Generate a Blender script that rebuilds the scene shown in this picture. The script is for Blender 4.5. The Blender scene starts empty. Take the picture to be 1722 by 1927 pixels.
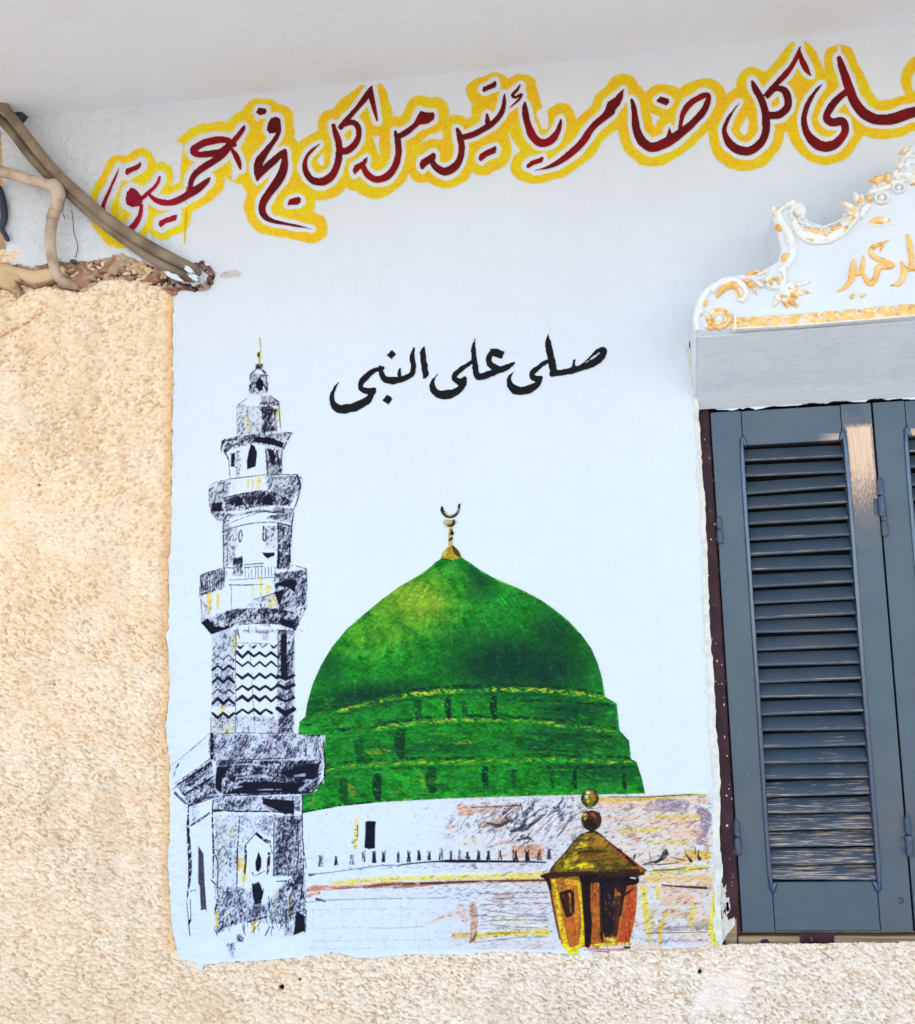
import bpy, bmesh, math, random
import numpy as np
from mathutils import Matrix, Vector

scene = bpy.context.scene
C = scene.collection

# ---------------------------------------------------------------- camera
F, CX, CY, DIST, EYE = 2249.0, 861.0, 963.5, 2.63, 1.60    # the lens, worked out from the photo's vanishing points
nrm = lambda v: np.array(v, float) / np.linalg.norm(v)
AX = nrm((15961, -827, -2249))
AZ = nrm((-531, -16363, 2249)); AZ = nrm(AZ - AX * (AX @ AZ))
AY = np.cross(AZ, AX)
RIGHT, DOWN, FWD = (np.array([AX[k], AY[k], AZ[k]]) for k in range(3))
CAMPOS = np.array((0.0, -DIST, EYE))
cam = bpy.data.cameras.new('camera')
cam.sensor_fit = 'HORIZONTAL'; cam.sensor_width = 36; cam.lens = 36 * F / 1722
cam.clip_start = 0.05; cam.clip_end = 500
cam_o = bpy.data.objects.new('camera', cam)
M = Matrix.Identity(4)
for r in range(3):
    M[r][0], M[r][1], M[r][2], M[r][3] = RIGHT[r], -DOWN[r], -FWD[r], CAMPOS[r]
cam_o.matrix_world = M
C.objects.link(cam_o); scene.camera = cam_o

# ---------------------------------------------------------------- light: the wall is in open shade, the sun is behind the house
SUN_EL, SUN_AZ = math.radians(74), math.radians(12)         # azimuth east of north (+Y)
w = bpy.data.worlds.new('World'); scene.world = w; w.use_nodes = True
nt = w.node_tree; nt.nodes.clear()
sky = nt.nodes.new('ShaderNodeTexSky'); sky.sky_type = 'NISHITA'; sky.sun_disc = False
sky.sun_elevation = SUN_EL; sky.sun_rotation = SUN_AZ
bg = nt.nodes.new('ShaderNodeBackground'); bg.inputs['Strength'].default_value = 0.15
wo = nt.nodes.new('ShaderNodeOutputWorld')
nt.links.new(sky.outputs[0], bg.inputs[0]); nt.links.new(bg.outputs[0], wo.inputs[0])
sun = bpy.data.lights.new('sun', 'SUN'); sun.energy = 3.0; sun.angle = math.radians(0.5); sun.color = (1, .96, .90)
sun_o = bpy.data.objects.new('sun', sun); C.objects.link(sun_o)
sd = Vector((math.sin(SUN_AZ) * math.cos(SUN_EL), math.cos(SUN_AZ) * math.cos(SUN_EL), math.sin(SUN_EL)))
sun_o.rotation_euler = sd.to_track_quat('Z', 'Y').to_euler(); sun_o.location = sd * 20
scene.view_settings.view_transform = 'Standard'; scene.view_settings.look = 'None'
scene.view_settings.gamma = 1; scene.view_settings.exposure = 2.45
scene.cycles.max_bounces = 8; scene.cycles.diffuse_bounces = 5


def W(px, py, y=0.0):
    """the point of the plane at depth y that stands at photo position px, py."""
    px = np.asarray(px, float); py = np.asarray(py, float)
    d = ((px - CX) / F)[..., None] * RIGHT + ((py - CY) / F)[..., None] * DOWN + FWD
    t = (y + DIST) / d[..., 1]
    return CAMPOS + d * t[..., None]


# ---------------------------------------------------------------- paint tools
G = 1.25                                             # paint grid step


def catmull(pts, n=6):
    p = np.asarray(pts, float)
    if len(p) < 3:
        return p
    q = np.vstack([2 * p[0] - p[1], p, 2 * p[-1] - p[-2]])
    out = []
    for i in range(1, len(q) - 2):
        a, b, c, d = q[i - 1], q[i], q[i + 1], q[i + 2]
        for k in range(n):
            t = k / n
            out.append(0.5 * ((2 * b) + (c - a) * t + (2 * a - 5 * b + 4 * c - d) * t * t + (3 * b - a - 3 * c + d) * t ** 3))
    out.append(p[-1])
    return np.array(out)


def sstep(x, a, b):
    t = np.clip((x - a) / (b - a), 0, 1)
    return t * t * (3 - 2 * t)


class Canvas:
    """A patch of wall, measured in paint units, with one value per grid point."""

    def __init__(s, x0, y0, x1, y1, g=None):
        s.g = g or G
        s.x0, s.y0 = x0, y0
        s.w = int((x1 - x0) / s.g) + 1
        s.h = int((y1 - y0) / s.g) + 1
        s.X, s.Y = np.meshgrid(x0 + np.arange(s.w) * s.g, y0 + np.arange(s.h) * s.g)
        s.rgb = np.ones((s.h, s.w, 3)) * 0.93
        s.own = np.zeros((s.h, s.w), int)

    def zeros(s):
        return np.zeros((s.h, s.w))

    def box(s, x0, y0, x1, y1):
        i0 = max(0, int((x0 - s.x0) / s.g)); i1 = min(s.w, int((x1 - s.x0) / s.g) + 2)
        j0 = max(0, int((y0 - s.y0) / s.g)); j1 = min(s.h, int((y1 - s.y0) / s.g) + 2)
        return (slice(j0, max(j0, j1)), slice(i0, max(i0, i1)))

    def dist_stroke(s, pts, D=None, pad=40, smooth=True):
        """signed distance to a stroke of (x, y, full width); lower is inside."""
        if D is None:
            D = np.full((s.h, s.w), 1e3)
        p = catmull(pts) if smooth else np.asarray(pts, float)
        for a, b in zip(p[:-1], p[1:]):
            r = max(a[2], b[2]) / 2 + pad
            sl = s.box(min(a[0], b[0]) - r, min(a[1], b[1]) - r, max(a[0], b[0]) + r, max(a[1], b[1]) + r)
            X, Y = s.X[sl], s.Y[sl]
            if X.size == 0:
                continue
            d = b[:2] - a[:2]
            L = d @ d + 1e-9
            t = np.clip(((X - a[0]) * d[0] + (Y - a[1]) * d[1]) / L, 0, 1)
            q = np.hypot(X - a[0] - t * d[0], Y - a[1] - t * d[1]) - (a[2] + (b[2] - a[2]) * t) / 2
            D[sl] = np.minimum(D[sl], q)
        return D

    def dist_poly(s, pts, D=None, pad=40, smooth=False):
        if D is None:
            D = np.full((s.h, s.w), 1e3)
        p = np.asarray(pts, float)[:, :2]
        if smooth:
            q = np.vstack([p[-2:], p, p[:2]])
            p = catmull(q, 5)[10:-10]
        lo, hi = p.min(0) - pad, p.max(0) + pad
        sl = s.box(lo[0], lo[1], hi[0], hi[1])
        X, Y = s.X[sl], s.Y[sl]
        if X.size == 0:
            return D
        ins = np.zeros(X.shape, bool)
        dm = np.full(X.shape, 1e6)
        for a, b in zip(p, np.roll(p, -1, 0)):
            d = b - a
            L = d @ d + 1e-9
            t = np.clip(((X - a[0]) * d[0] + (Y - a[1]) * d[1]) / L, 0, 1)
            dm = np.minimum(dm, (X - a[0] - t * d[0]) ** 2 + (Y - a[1] - t * d[1]) ** 2)
            if a[1] != b[1]:
                c = (a[1] > Y) != (b[1] > Y)
                ins ^= c & (X < (b[0] - a[0]) * (Y - a[1]) / (b[1] - a[1]) + a[0])
        q = np.sqrt(dm) * np.where(ins, -1, 1)
        D[sl] = np.minimum(D[sl], q)
        return D

    def poly(s, pts, soft=0.8, smooth=False):
        return sstep(-s.dist_poly(pts, pad=soft * 2 + 3, smooth=smooth), -soft, soft)

    def noise(s, sx, sy=None, ang=0.0, seed=0, oct=3, rough=0.55):
        """fractal value noise, uniform in 0..1, grains sx by sy long, turned by ang degrees."""
        sy = sy or sx
        c, n = math.cos(math.radians(ang)), math.sin(math.radians(ang))
        U = (s.X - s.x0) * c + (s.Y - s.y0) * n
        V = -(s.X - s.x0) * n + (s.Y - s.y0) * c
        tot = np.zeros_like(U)
        amp = 1.0
        rng = np.random.RandomState(seed)
        for o in range(oct):
            u = U / sx * 2 ** o + 500
            v = V / sy * 2 ** o + 500
            T = rng.rand(256, 256)
            iu, iv = np.floor(u).astype(int), np.floor(v).astype(int)
            fu, fv = u - iu, v - iv
            fu = fu * fu * (3 - 2 * fu); fv = fv * fv * (3 - 2 * fv)
            a = T[iu & 255, iv & 255]; b = T[(iu + 1) & 255, iv & 255]
            cc = T[iu & 255, (iv + 1) & 255]; d = T[(iu + 1) & 255, (iv + 1) & 255]
            tot += amp * ((a * (1 - fu) + b * fu) * (1 - fv) + (cc * (1 - fu) + d * fu) * fv)
            amp *= rough
        st = tot[::3, ::3].ravel()
        q = np.quantile(st, np.linspace(0, 1, 65))
        return np.interp(tot, q, np.linspace(0, 1, 65))

    def lay(s, a, col, owner=None, thr=0.12):
        """brush colour col over the patch with coverage a."""
        col = np.asarray(col, float)
        if col.max() > 1.5:
            col = col / 255.0
        s.rgb += (col - s.rgb) * a[..., None]
        if owner is not None:
            s.own[a > thr] = owner

    def line(s, pts, col, a=1.0, owner=None, dry=None, smooth=True, soft=0.7, thr=0.3):
        """one brush stroke of (x, y, width); dry is a 0..1 noise it breaks up on."""
        p = catmull(pts) if (smooth and len(pts) > 2) else np.asarray(pts, float)
        r = p[:, 2].max() / 2 + 3
        sl = s.box(p[:, 0].min() - r, p[:, 1].min() - r, p[:, 0].max() + r, p[:, 1].max() + r)
        X, Y = s.X[sl], s.Y[sl]
        if X.size == 0:
            return
        D = np.full(X.shape, 1e3)
        for u, v in zip(p[:-1], p[1:]):
            d = v[:2] - u[:2]
            L = d @ d + 1e-9
            t = np.clip(((X - u[0]) * d[0] + (Y - u[1]) * d[1]) / L, 0, 1)
            D = np.minimum(D, np.hypot(X - u[0] - t * d[0], Y - u[1] - t * d[1]) - (u[2] + (v[2] - u[2]) * t) / 2)
        al = sstep(-D, -soft, soft) * a
        if dry is not None:
            al = al * sstep(dry[sl], 0.25, 0.55)
        col = np.asarray(col, float)
        if col.max() > 1.5:
            col = col / 255.0
        s.rgb[sl] += (col - s.rgb[sl]) * al[..., None]
        if owner is not None:
            o = s.own[sl]
            o[al > thr] = owner


def frame(ox, oy, sc):
    def f(*pts):
        return [(ox + p[0] / sc, oy + p[1] / sc) + ((p[2] / sc,) if len(p) > 2 else ()) for p in pts]
    return f
# ---------------------------------------------------------------- lettering
z3 = frame(150, 150, 3.444)
z4 = frame(550, 100, 2.87)
z5 = frame(1122, 40, 2.87)
zb = frame(600, 600, 3.075)
zr = frame(1280, 260, 3.896)

RED = {
 'deep': ([z3((252,575,8),(225,640,18),(195,710,24),(165,780,30),(150,830,32),(160,890,36),(200,940,40),(260,975,44),(320,970,46),(365,925,44),(392,870,32),(400,815,24)),
   z3((392,775,26),(440,735,30),(480,700,26),(508,660,22),(515,630,18)),
   z3((452,745,20),(490,778,38),(540,794,46),(600,793,46),(680,757,52),(760,708,52),(815,665,40),(838,638,18)),
   z3((712,720,34),(720,665,38),(752,605,44),(820,555,52),(870,525,50),(930,480,50),(975,425,46),(1020,370,40),(1055,325,34),(1066,302,20)),
   z3((1000,420,40),(950,390,44),(880,392,50),(800,412,52),(745,445,50),(738,470,46),(770,484,44),(850,478,48),(910,464,44),(960,430,45)),
   z3((985,450,26),(1010,490,38),(1030,535,32),(1041,576,16))],
  [z3((330,695),(303,725),(293,775),(305,808),(340,826),(385,818),(408,790),(395,745),(362,705)),
   z3((300,575),(370,545),(390,530),(400,540),(397,562),(380,580),(305,618),(293,600)),
   z3((515,915),(555,890),(630,868),(634,885),(625,912),(560,930),(525,955),(510,942))]),
 'valley': ([z3((1290,290,34),(1290,340,32),(1255,400,36),(1210,460,48),(1168,520,60),(1150,580,50),(1148,625,30),(1152,655,10)),
   z3((1150,645,26),(1200,575,48),(1260,520,52),(1305,480,46),(1330,458,28)),
   z3((1328,475,40),(1325,550,52),(1305,620,60),(1260,690,62),(1215,750,56),(1185,800,54),(1182,850,48),(1205,890,42),(1250,915,32),(1320,930,24),(1420,948,16),(1505,965,8))],
  [z3((1155,180),(1200,183),(1210,200),(1205,220),(1170,230),(1140,212)),
   z3((1265,238),(1235,250),(1215,285),(1213,325),(1230,348),(1262,345),(1290,330),(1306,290),(1303,258),(1290,243)),
   z3((1355,770),(1415,755),(1432,765),(1433,795),(1415,812),(1345,815),(1347,785))]),
 'every': ([z4((428,180,14),(415,205,30),(390,245,36),(350,295,32),(300,350,32),(262,398,34)),
   z4((425,190,20),(430,250,30),(445,310,26),(458,362,10)),
   z4((280,385,30),(325,372,30),(355,400,32),(358,450,32),(335,495,38),(300,525,40),(268,528,40)),
   z4((222,390,24),(232,430,34),(248,480,38),(252,540,38),(243,600,42),(213,660,46),(165,692,48),(110,686,42),(78,650,36),(66,600,28),(80,555,24),(110,520,18),(150,488,7))], []),
 'from': ([z4((700,350,50),(660,390,32),(610,430,36),(570,450,34)),
   z4((555,425,20),(568,470,38),(573,540,38),(555,610,42),(515,660,44),(460,682,42),(415,663,38),(386,620,34),(388,575,18))],
  [z4((690,308),(720,318),(765,318),(772,335),(765,360),(735,382),(690,388),(655,378),(670,345)),
   z4((325,630),(335,605),(375,582),(402,556),(410,562),(405,592),(375,622),(355,640),(335,655))]),
 'come': ([z4((1145,225,14),(1143,270,26),(1125,330,32),(1085,375,34),(1040,405,36),(980,437,38),(920,455,36)),
   z4((1050,330,14),(1055,370,28),(1058,395,26)),
   z4((890,410,18),(905,450,36),(915,510,38),(905,570,42),(875,615,46),(825,638,46),(785,622,40),(757,588,34),(760,548,24)),
   z4((1230,170,9),(1215,195,18),(1190,225,20),(1203,238,18),(1236,224,18),(1222,252,18),(1190,280,13),(1170,297,5)),
   z4((1255,267,16),(1255,310,36),(1270,380,42),(1300,450,46),(1345,485,50),(1395,470,46),(1430,430,34),(1447,380,20),(1450,358,10))],
  [z4((1030,180),(1075,162),(1098,148),(1103,165),(1098,185),(1060,198),(1035,213),(1022,200)),
   z4((685,600),(695,575),(765,535),(778,550),(775,575),(730,605),(705,633),(690,622)),
   z4((1010,545),(1045,522),(1098,498),(1105,515),(1098,540),(1050,560),(1018,585),(1003,570)),
   z4((1265,600),(1290,580),(1355,553),(1360,570),(1350,592),(1305,605),(1275,622),(1262,615))]),
 'lean': ([z4((1310,632,7),(1380,615,20),(1450,580,34),(1520,525,44),(1575,470,44),(1605,420,38),(1640,380,38),(1690,340,40),(1722,315,44)),
   z5((190,425,18),(203,470,34),(210,540,42),(225,610,48),(260,660,52),(310,680,54),(380,652,56),(450,606,54),(520,550,42),(575,490,42),(603,430,34),(605,395,22),(570,405,36),(510,440,38),(472,490,34),(456,550,26),(450,590,26)),
   z5((395,570,7),(395,620,40))],
  [z5((45,480),(60,435),(100,410),(130,375),(150,362),(148,410),(130,450),(95,490),(70,515),(40,540),(30,500)),
   z5((345,403),(390,415),(398,435),(380,458),(325,435),(322,425))]),
 'each': ([z5((1100,140,16),(1083,190,30),(1050,250,32),(1000,310,34),(950,360,30),(908,398,16)),
   z5((1098,160,18),(1110,210,34),(1135,260,30),(1158,292,8)),
   z5((925,405,24),(968,365,32),(1015,372,42),(1036,420,44),(1028,470,44),(985,503,46),(930,508,46)),
   z5((842,325,16),(860,365,36),(890,420,40),(910,480,42),(918,550,44),(908,620,46),(875,670,48),(820,700,50),(755,688,48),(710,645,40),(690,590,28),(705,540,22),(735,490,16),(775,435,5))], []),
 'upon': ([z5((1312,197,24),(1325,240,40),(1345,300,48),(1370,370,50),(1400,440,54),(1450,500,56),(1520,530,60),(1600,525,64),(1680,500,62),(1770,470,60),(1850,420,50)),
   z5((1365,370,34),(1310,412,38),(1262,470,44),(1243,518,42),(1275,545,48),(1328,540,44),(1345,580,42),(1330,620,46),(1285,665,58),(1225,675,60),(1165,640,54),(1128,580,38),(1122,510,32),(1150,430,28),(1190,370,18),(1217,342,5)),
   z5((1870,300,50),(1810,270,46),(1755,300,40),(1750,350,40),(1800,385,44),(1850,410,44))], []),
}
BLACK = {
 'bless': ([zb((1327,85,7),(1325,130,32),(1335,190,42),(1348,250,44),(1358,300,40),(1360,318,34)),
   zb((1352,318,38),(1420,308,38),(1480,293,40),(1550,272,42),(1612,240,46),(1643,205,42),(1645,180,38),(1622,180,28),(1585,208,18),(1540,248,12),(1500,275,12)),
   zb((1478,240,13),(1472,278,24)),
   zb((1340,232,20),(1290,265,28),(1248,300,36),(1232,328,34),(1262,346,40),(1282,340,30)),
   zb((1275,345,38),(1260,380,40),(1212,408,48),(1150,415,52),(1112,390,44),(1100,350,28),(1115,320,16),(1135,298,5))], []),
 'upon': ([zb((1040,196,36),(1018,188,34),(992,205,32),(982,240,34),(997,270,36),(1030,285,40)),
   zb((1130,254,14),(1095,275,34),(1040,296,42),(980,320,42),(930,336,38),(914,346,18)),
   zb((903,118,7),(895,160,28),(898,220,34),(905,280,38),(914,330,34)),
   zb((885,250,22),(840,280,30),(798,312,36),(784,342,34),(815,363,42),(842,350,34)),
   zb((840,365,38),(822,398,40),(775,430,50),(715,438,52),(670,420,42),(656,385,32),(665,350,18),(688,318,5))],
  [zb((990,172),(1030,170),(1076,188),(1064,228),(1050,230),(1005,212))]),
 'prophet': ([zb((608,160,10),(600,200,32),(608,260,36),(618,320,34)),
   zb((547,170,14),(540,220,34),(546,280,32),(538,318,36),(500,340,36),(450,355,40),(400,356,42),(370,338,34),(358,300,30),(352,275,20)),
   zb((470,285,11),(465,325,24)),
   zb((368,285,30),(310,302,34),(262,345,40),(242,380,34),(245,405,32),(285,418,42),(318,410,28)),
   zb((312,420,38),(285,465,44),(235,498,52),(170,518,54),(110,518,50),(82,490,38),(76,450,28),(88,405,18),(112,368,5))],
  [zb((608,156),(590,180),(583,215),(602,345),(620,345),(637,318),(630,270)), zb((420,178),(449,203),(420,233),(392,207)), zb((398,436),(430,462),(402,500),(364,470))]),
}
GOLD = ([zr((1160,1122,12),(1210,1095,26),(1250,1040,40),(1262,980,50),(1270,930,36),(1276,895,12)),
   zr((1275,1000,24),(1322,985,34),(1340,920,28),(1342,868,12)),
   zr((1335,985,20),(1368,1045,36),(1405,1068,36),(1438,1010,40),(1455,950,44),(1500,938,52),(1552,935,40),(1500,905,36),(1430,880,34),(1396,840,32),(1412,802,32),(1450,785,26),(1500,765,14),(1526,750,8)),
   zr((1470,825,10),(1485,790,16)),
   zr((1550,1080,11),(1600,1070,32),(1630,1030,36),(1640,970,40),(1625,915,22)),
   zr((1640,975,30),(1690,950,34),(1693,860,34),(1680,780,40),(1668,715,18)),
   zr((1690,950,30),(1740,960,34),(1790,930,34),(1800,860,30),(1790,760,30)),
   zr((1255,1168,26),(1268,1152,18)), zr((1335,1158,26),(1352,1145,16))], [])


def shape_dist(cv, sh, pad=40):
    D = None
    for st in sh[0]:
        D = cv.dist_stroke(st, D, pad)
    for pl in sh[1]:
        D = cv.dist_poly(pl, D, pad)
    return D


CEIL = lambda x: 192 - 0.1008 * (x - 313)             # line where the wall meets the balcony soffit


def paint_red():
    cv = Canvas(160, 55, 1800, 480)
    wob = (cv.noise(22, seed=4, oct=2) - .5)
    D = np.full((cv.h, cv.w), 1e3)
    ow = []
    for i, (k, sh) in enumerate(RED.items()):
        d = shape_dist(cv, sh, 60)
        ow.append(d)
        D = np.minimum(D, d)
    lft = 1 - sstep(cv.X, 330, 480)
    inn = 7.4 + wob * 3.5 + 2.5 * lft
    out = 26.6 + wob * 3 + (cv.noise(60, seed=9, oct=1) - .5) * 6 - 1.5 * lft
    Do = D + np.maximum(0, 26 - (cv.Y - CEIL(cv.X))) * .55
    yel = sstep(D, inn - 1.5, inn + 1.5) * (1 - sstep(Do, out - .8, out + .8))
    yel *= sstep(cv.Y - CEIL(cv.X), 4, 6)
    # gaps the sign painter left open
    for p in (z4((440,110,40),(436,150,36),(432,172,28)), z5((1096,95,60),(1096,125,40)), z4((165,545,8),(150,580,26),(160,600,12)), z5((812,545,8),(798,580,40),(800,595,30)), z4((440,450,10),(455,490,16),(470,540,8)), z4((725,460,14),(760,440,14)),
              z3((1575,490,10),(1565,530,30),(1570,545,20)), z5((1310,140,16),(1316,190,20)), z4((1350,330,60),(1362,390,40)), z3((1140,250,20),(1155,265,10)), z3((645,430,50),(632,540,44),(632,655,30)), z3((1000,560,30),(1005,610,40),(1000,640,24))):
        yel *= sstep(cv.dist_stroke(p, pad=4), -.5, 1)
    n = cv.noise(3, seed=2); m = cv.noise(70, 40, seed=3)
    left = 1 - sstep(cv.X, 250, 700)
    col = np.stack([.915 - .02 * m + .035 * left + 0 * n, .725 + .06 * m + .06 * left + (n - .5) * .09, .11 + 0 * m + .08 * (n - .5)], -1).clip(0, 1)
    a = yel
    cv.rgb += (col - cv.rgb) * a[..., None]
    cv.own[a > .5] = 1
    # a drip of yellow under the last word
    for st in (z3((690,700,16),(686,760,12),(688,800,7)), z3((692,850,18),(688,930,16),(682,1000,12),(680,1060,9))):
        cv.line(st, (222, 176, 20), owner=1)
    for i, d in enumerate(ow):
        a = sstep(-d + wob * 1.2, -.9, .9)
        lf = 1 - sstep(cv.X, 270, 480)
        c = np.stack([.44 + .13 * lf + (n - .5) * .08 + (m - .5) * .2, .035 + 0 * n + .01 * lf, .045 + .12 * lf], -1)
        cv.rgb += (c - cv.rgb) * a[..., None]
        cv.own[a > .5] = 2 + i
    return cv


def paint_black():
    cv = Canvas(605, 615, 1160, 795, 1.0)
    wob = (cv.noise(9, seed=5, oct=2) - .5)
    for i, (k, sh) in enumerate(BLACK.items()):
        d = shape_dist(cv, sh, 10) + wob * 1.6
        a = sstep(-d, -.8, .8)
        cv.lay(a, (12, 11, 14))
        cv.own[a > .5] = 1 + i
    return cv
# ---------------------------------------------------------------- the mural
za = frame(340, 620, 5.74)
zB = frame(340, 880, 5.667)
zc = frame(300, 1180, 5.065)
zd = frame(300, 1480, 5.065)
zf = frame(560, 920, 2.532)
zg = frame(560, 1480, 3.914)
zl = frame(960, 1460, 3.743)
INK = (13, 13, 30)
YEL = (232, 190, 60)
O_WALL, O_DOME, O_DFIN, O_MIN, O_MFIN, O_BAL, O_BAL2, O_BASE, O_LAN, O_LFIN = range(1, 11)


def minaret(cv, rs):
    D = cv.zeros()
    sq = 1 - np.abs(cv.noise(10, 3.4, -58, seed=11, oct=2) * 2 - 1)
    sq = .55 * sq + .45 * (1 - np.abs(cv.noise(7, 2.4, -66, seed=12, oct=2) * 2 - 1))
    q = np.quantile(sq[::3, ::3], np.linspace(0, 1, 65)); sq = np.interp(sq, q, np.linspace(0, 1, 65))
    big = cv.noise(22, 14, -40, seed=13, oct=2)

    def sil(pts, o):
        a = cv.poly(pts, .8)
        cv.lay(a, (224, 227, 231))
        cv.own[a > .5] = o

    def dk(pts, v, soft=3.0, o=None):
        a = cv.poly(pts, soft)
        np.copyto(D, np.maximum(D, a * v))

    def ln(pts, o, a=.95, col=INK, dry=True):
        cv.line([(p[0], p[1], p[2]) for p in pts], col, a, o, dry=drynoise if dry else None)

    drynoise = cv.noise(5, 3, -50, seed=15, oct=2) * .6 + .3
    # silhouettes
    sil(zd((270,180),(500,110),(1350,80),(1400,900),(1400,1380),(1200,1440),(1050,1420),(700,1640),(620,1500),(560,1400),(330,1430),(270,1400),(255,1100)), O_BASE)
    sil(zc((480,1010),(1580,1030),(1570,1280),(1500,1560),(1370,1600),(300,1700),(250,1700),(140,1560),(120,1310)), O_BASE)
    sil(zc((500,20),(1290,20),(1280,1030),(490,1030)), O_MIN)
    sil(zB((440,560),(1205,480),(1165,1030),(1130,1180),(500,1180),(440,1060)), O_MIN)
    sil(zB((205,1150),(250,1125),(440,1070),(900,1040),(1240,1050),(1350,1080),(1340,1510),(1270,1640),(1225,1735),(800,1670),(600,1680),(430,1770),(330,1785),(215,1650)), O_BAL2)
    sil(za((510,1340),(1110,1270),(1095,1600),(530,1620)), O_MIN)
    sil(za((610,810),(740,730),(930,690),(1060,775),(1080,1130),(600,1150)), O_MIN)
    sil(za((435,1200),(620,1140),(1190,1105),(1205,1125),(1110,1300),(480,1350),(435,1330)), O_BAL)
    sil(za((735,700),(745,500),(800,440),(805,370),(890,365),(890,440),(940,490),(945,640),(930,700)), O_MIN)
    sil(zB((300,230),(310,190),(440,130),(780,90),(1240,72),(1300,110),(1280,260),(1250,340),(1195,510),(1060,480),(800,470),(560,525),(420,570),(340,480),(300,405)), O_BAL)
    # yellow ochre, dragged downwards
    for f, x, y0, y1, w, a in ((za, 715, 900, 1090, 26, .8), (za, 748, 1040, 1130, 30, .95), (za, 1045, 860, 1030, 30, .8), (za, 850, 1000, 1130, 40, .4),
                               (zB, 400, 200, 300, 22, .8), (zB, 460, 150, 250, 18, .5), (zB, 565, 160, 270, 20, .5), (zB, 720, 120, 230, 18, .7), (zB, 765, 120, 220, 18, .7),
                               (zB, 830, 100, 220, 40, .85), (zB, 300, 1330, 1560, 50, .8), (zB, 395, 1340, 1510, 26, .8), (zB, 855, 1180, 1360, 26, .8), (zB, 765, 1270, 1400, 16, .6),
                               (zB, 930, 1270, 1330, 60, .7), (zB, 975, 1400, 1470, 90, .6), (zB, 580, 1790, 1920, 36, .8), (zc, 715, 80, 150, 34, .9), (zc, 700, 170, 240, 26, .7),
                               (zc, 600, 750, 800, 40, .9), (zc, 645, 960, 1005, 48, .9), (zc, 600, 870, 1000, 200, .3), (zc, 1545, 1080, 1190, 50, .5), (zd, 590, 290, 1000, 110, .22), (zd, 700, 420, 480, 50, .6), (zd, 545, 1190, 1340, 34, .8), (zd, 640, 1210, 1270, 36, .8),
                               (zd, 760, 700, 800, 60, .8), (zd, 805, 700, 940, 36, .9), (zd, 1250, 1040, 1270, 50, .8), (zd, 900, 1290, 1370, 60, .8), (zd, 1335, 1390, 1480, 60, .9), (zd, 1110, 1000, 1250, 50, .4)):
        p = f((x, y0, w), (x + w * .1, (y0 + y1) / 2, w * 1.05), (x - w * .15, y1, w * .5))
        cv.line(p, (238, 196, 60) if a > .5 else (222, 205, 130), a, dry=drynoise, soft=1.5)
    # dark masses
    dk(za((800,370),(890,365),(885,430),(805,435)), .9)
    dk(za((745,480),(940,480),(945,690),(735,700)), .48)
    dk(za((850,510),(895,560),(890,650),(850,672),(815,630),(812,570)), 1.3, 1)
    dk(za((860,700),(1060,770),(1070,830),(860,820)), .5)
    dk(za((610,820),(700,820),(700,1140),(605,1150)), .36)
    dk(za((700,820),(880,820),(880,1130),(700,1140)), .3)
    dk(za((870,830),(960,820),(1040,860),(1040,1100),(870,1120)), .84)
    dk(za((435,1200),(620,1140),(1190,1105),(1205,1125),(1110,1290),(780,1235),(540,1295),(480,1350)), .6)
    dk(za((780,1150),(1000,1165),(1110,1220),(1115,1290),(950,1245),(800,1225)), 1.1)
    dk(za((540,1340),(590,1330),(582,1480),(540,1480)), .95, 1.5)
    dk(za((760,1240),(800,1260),(825,1330),(810,1480),(720,1510),(715,1420),(740,1300)), 1.3, 1)
    dk(za((920,1260),(1100,1260),(1090,1580),(930,1580)), .55)
    dk(za((930,1280),(1000,1300),(1030,1380),(1010,1470),(975,1450)), 1.2, 1.2)
    dk(za((590,1300),(640,1300),(640,1590),(590,1590)), .3)
    dk(zB((300,230),(440,140),(540,120),(520,320),(310,400)), .42)
    dk(zB((900,100),(1240,80),(1290,110),(1270,270),(1180,350),(930,240)), .6)
    dk(zB((450,330),(620,285),(850,245),(1000,250),(1190,350),(1160,405),(1000,395),(700,445),(480,470)), .86)
    dk(zB((620,310),(665,340),(660,400),(570,425),(590,340)), 1.3, 1)
    dk(zB((935,270),(990,350),(980,402),(865,398),(870,340)), 1.3, 1)
    dk(zB((320,380),(440,360),(460,470),(330,480)), .95)
    dk(zB((330,470),(560,500),(850,440),(1060,470),(1060,500),(800,475),(560,530),(470,600),(400,560)), .72)
    dk(zB((1000,420),(1200,440),(1190,600),(1040,570),(930,540)), .6)
    dk(zB((440,600),(610,640),(580,1000),(450,1060)), .34)
    dk(zB((900,620),(1040,620),(1040,900),(900,850)), .3)
    dk(zB((1030,600),(1190,600),(1165,1080),(1030,1080)), .74)
    dk(zB((555,965),(660,945),(668,1155),(560,1155)), .9, 1.5)
    dk(zB((870,905),(1000,903),(1000,935),(930,972),(885,935)), 1.2, 1)
    dk(zB((205,1150),(440,1070),(500,1100),(440,1290),(210,1370)), .45)
    dk(zB((1000,1130),(1350,1080),(1340,1510),(1250,1650),(1040,1500),(1000,1260)), .68)
    dk(zB((1170,1185),(1245,1200),(1220,1340),(1140,1280),(1000,1262),(1020,1228)), 1.05, 1.5)
    dk(zB((1000,1320),(1110,1300),(1065,1480),(1030,1440)), 1.05, 1.5)
    dk(zB((215,1400),(330,1500),(320,1590),(220,1630)), .35)
    dk(zB((780,1400),(1000,1350),(1040,1480),(700,1480)), .3)
    dk(zB((215,1650),(300,1600),(550,1510),(850,1490),(1050,1500),(1310,1550),(1270,1640),(1222,1730),(1050,1670),(800,1655),(600,1670),(430,1760),(330,1780)), .85)
    dk(zB((215,1650),(290,1600),(360,1690),(560,1700),(330,1780),(250,1735)), 1.2, 1.5)
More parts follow.
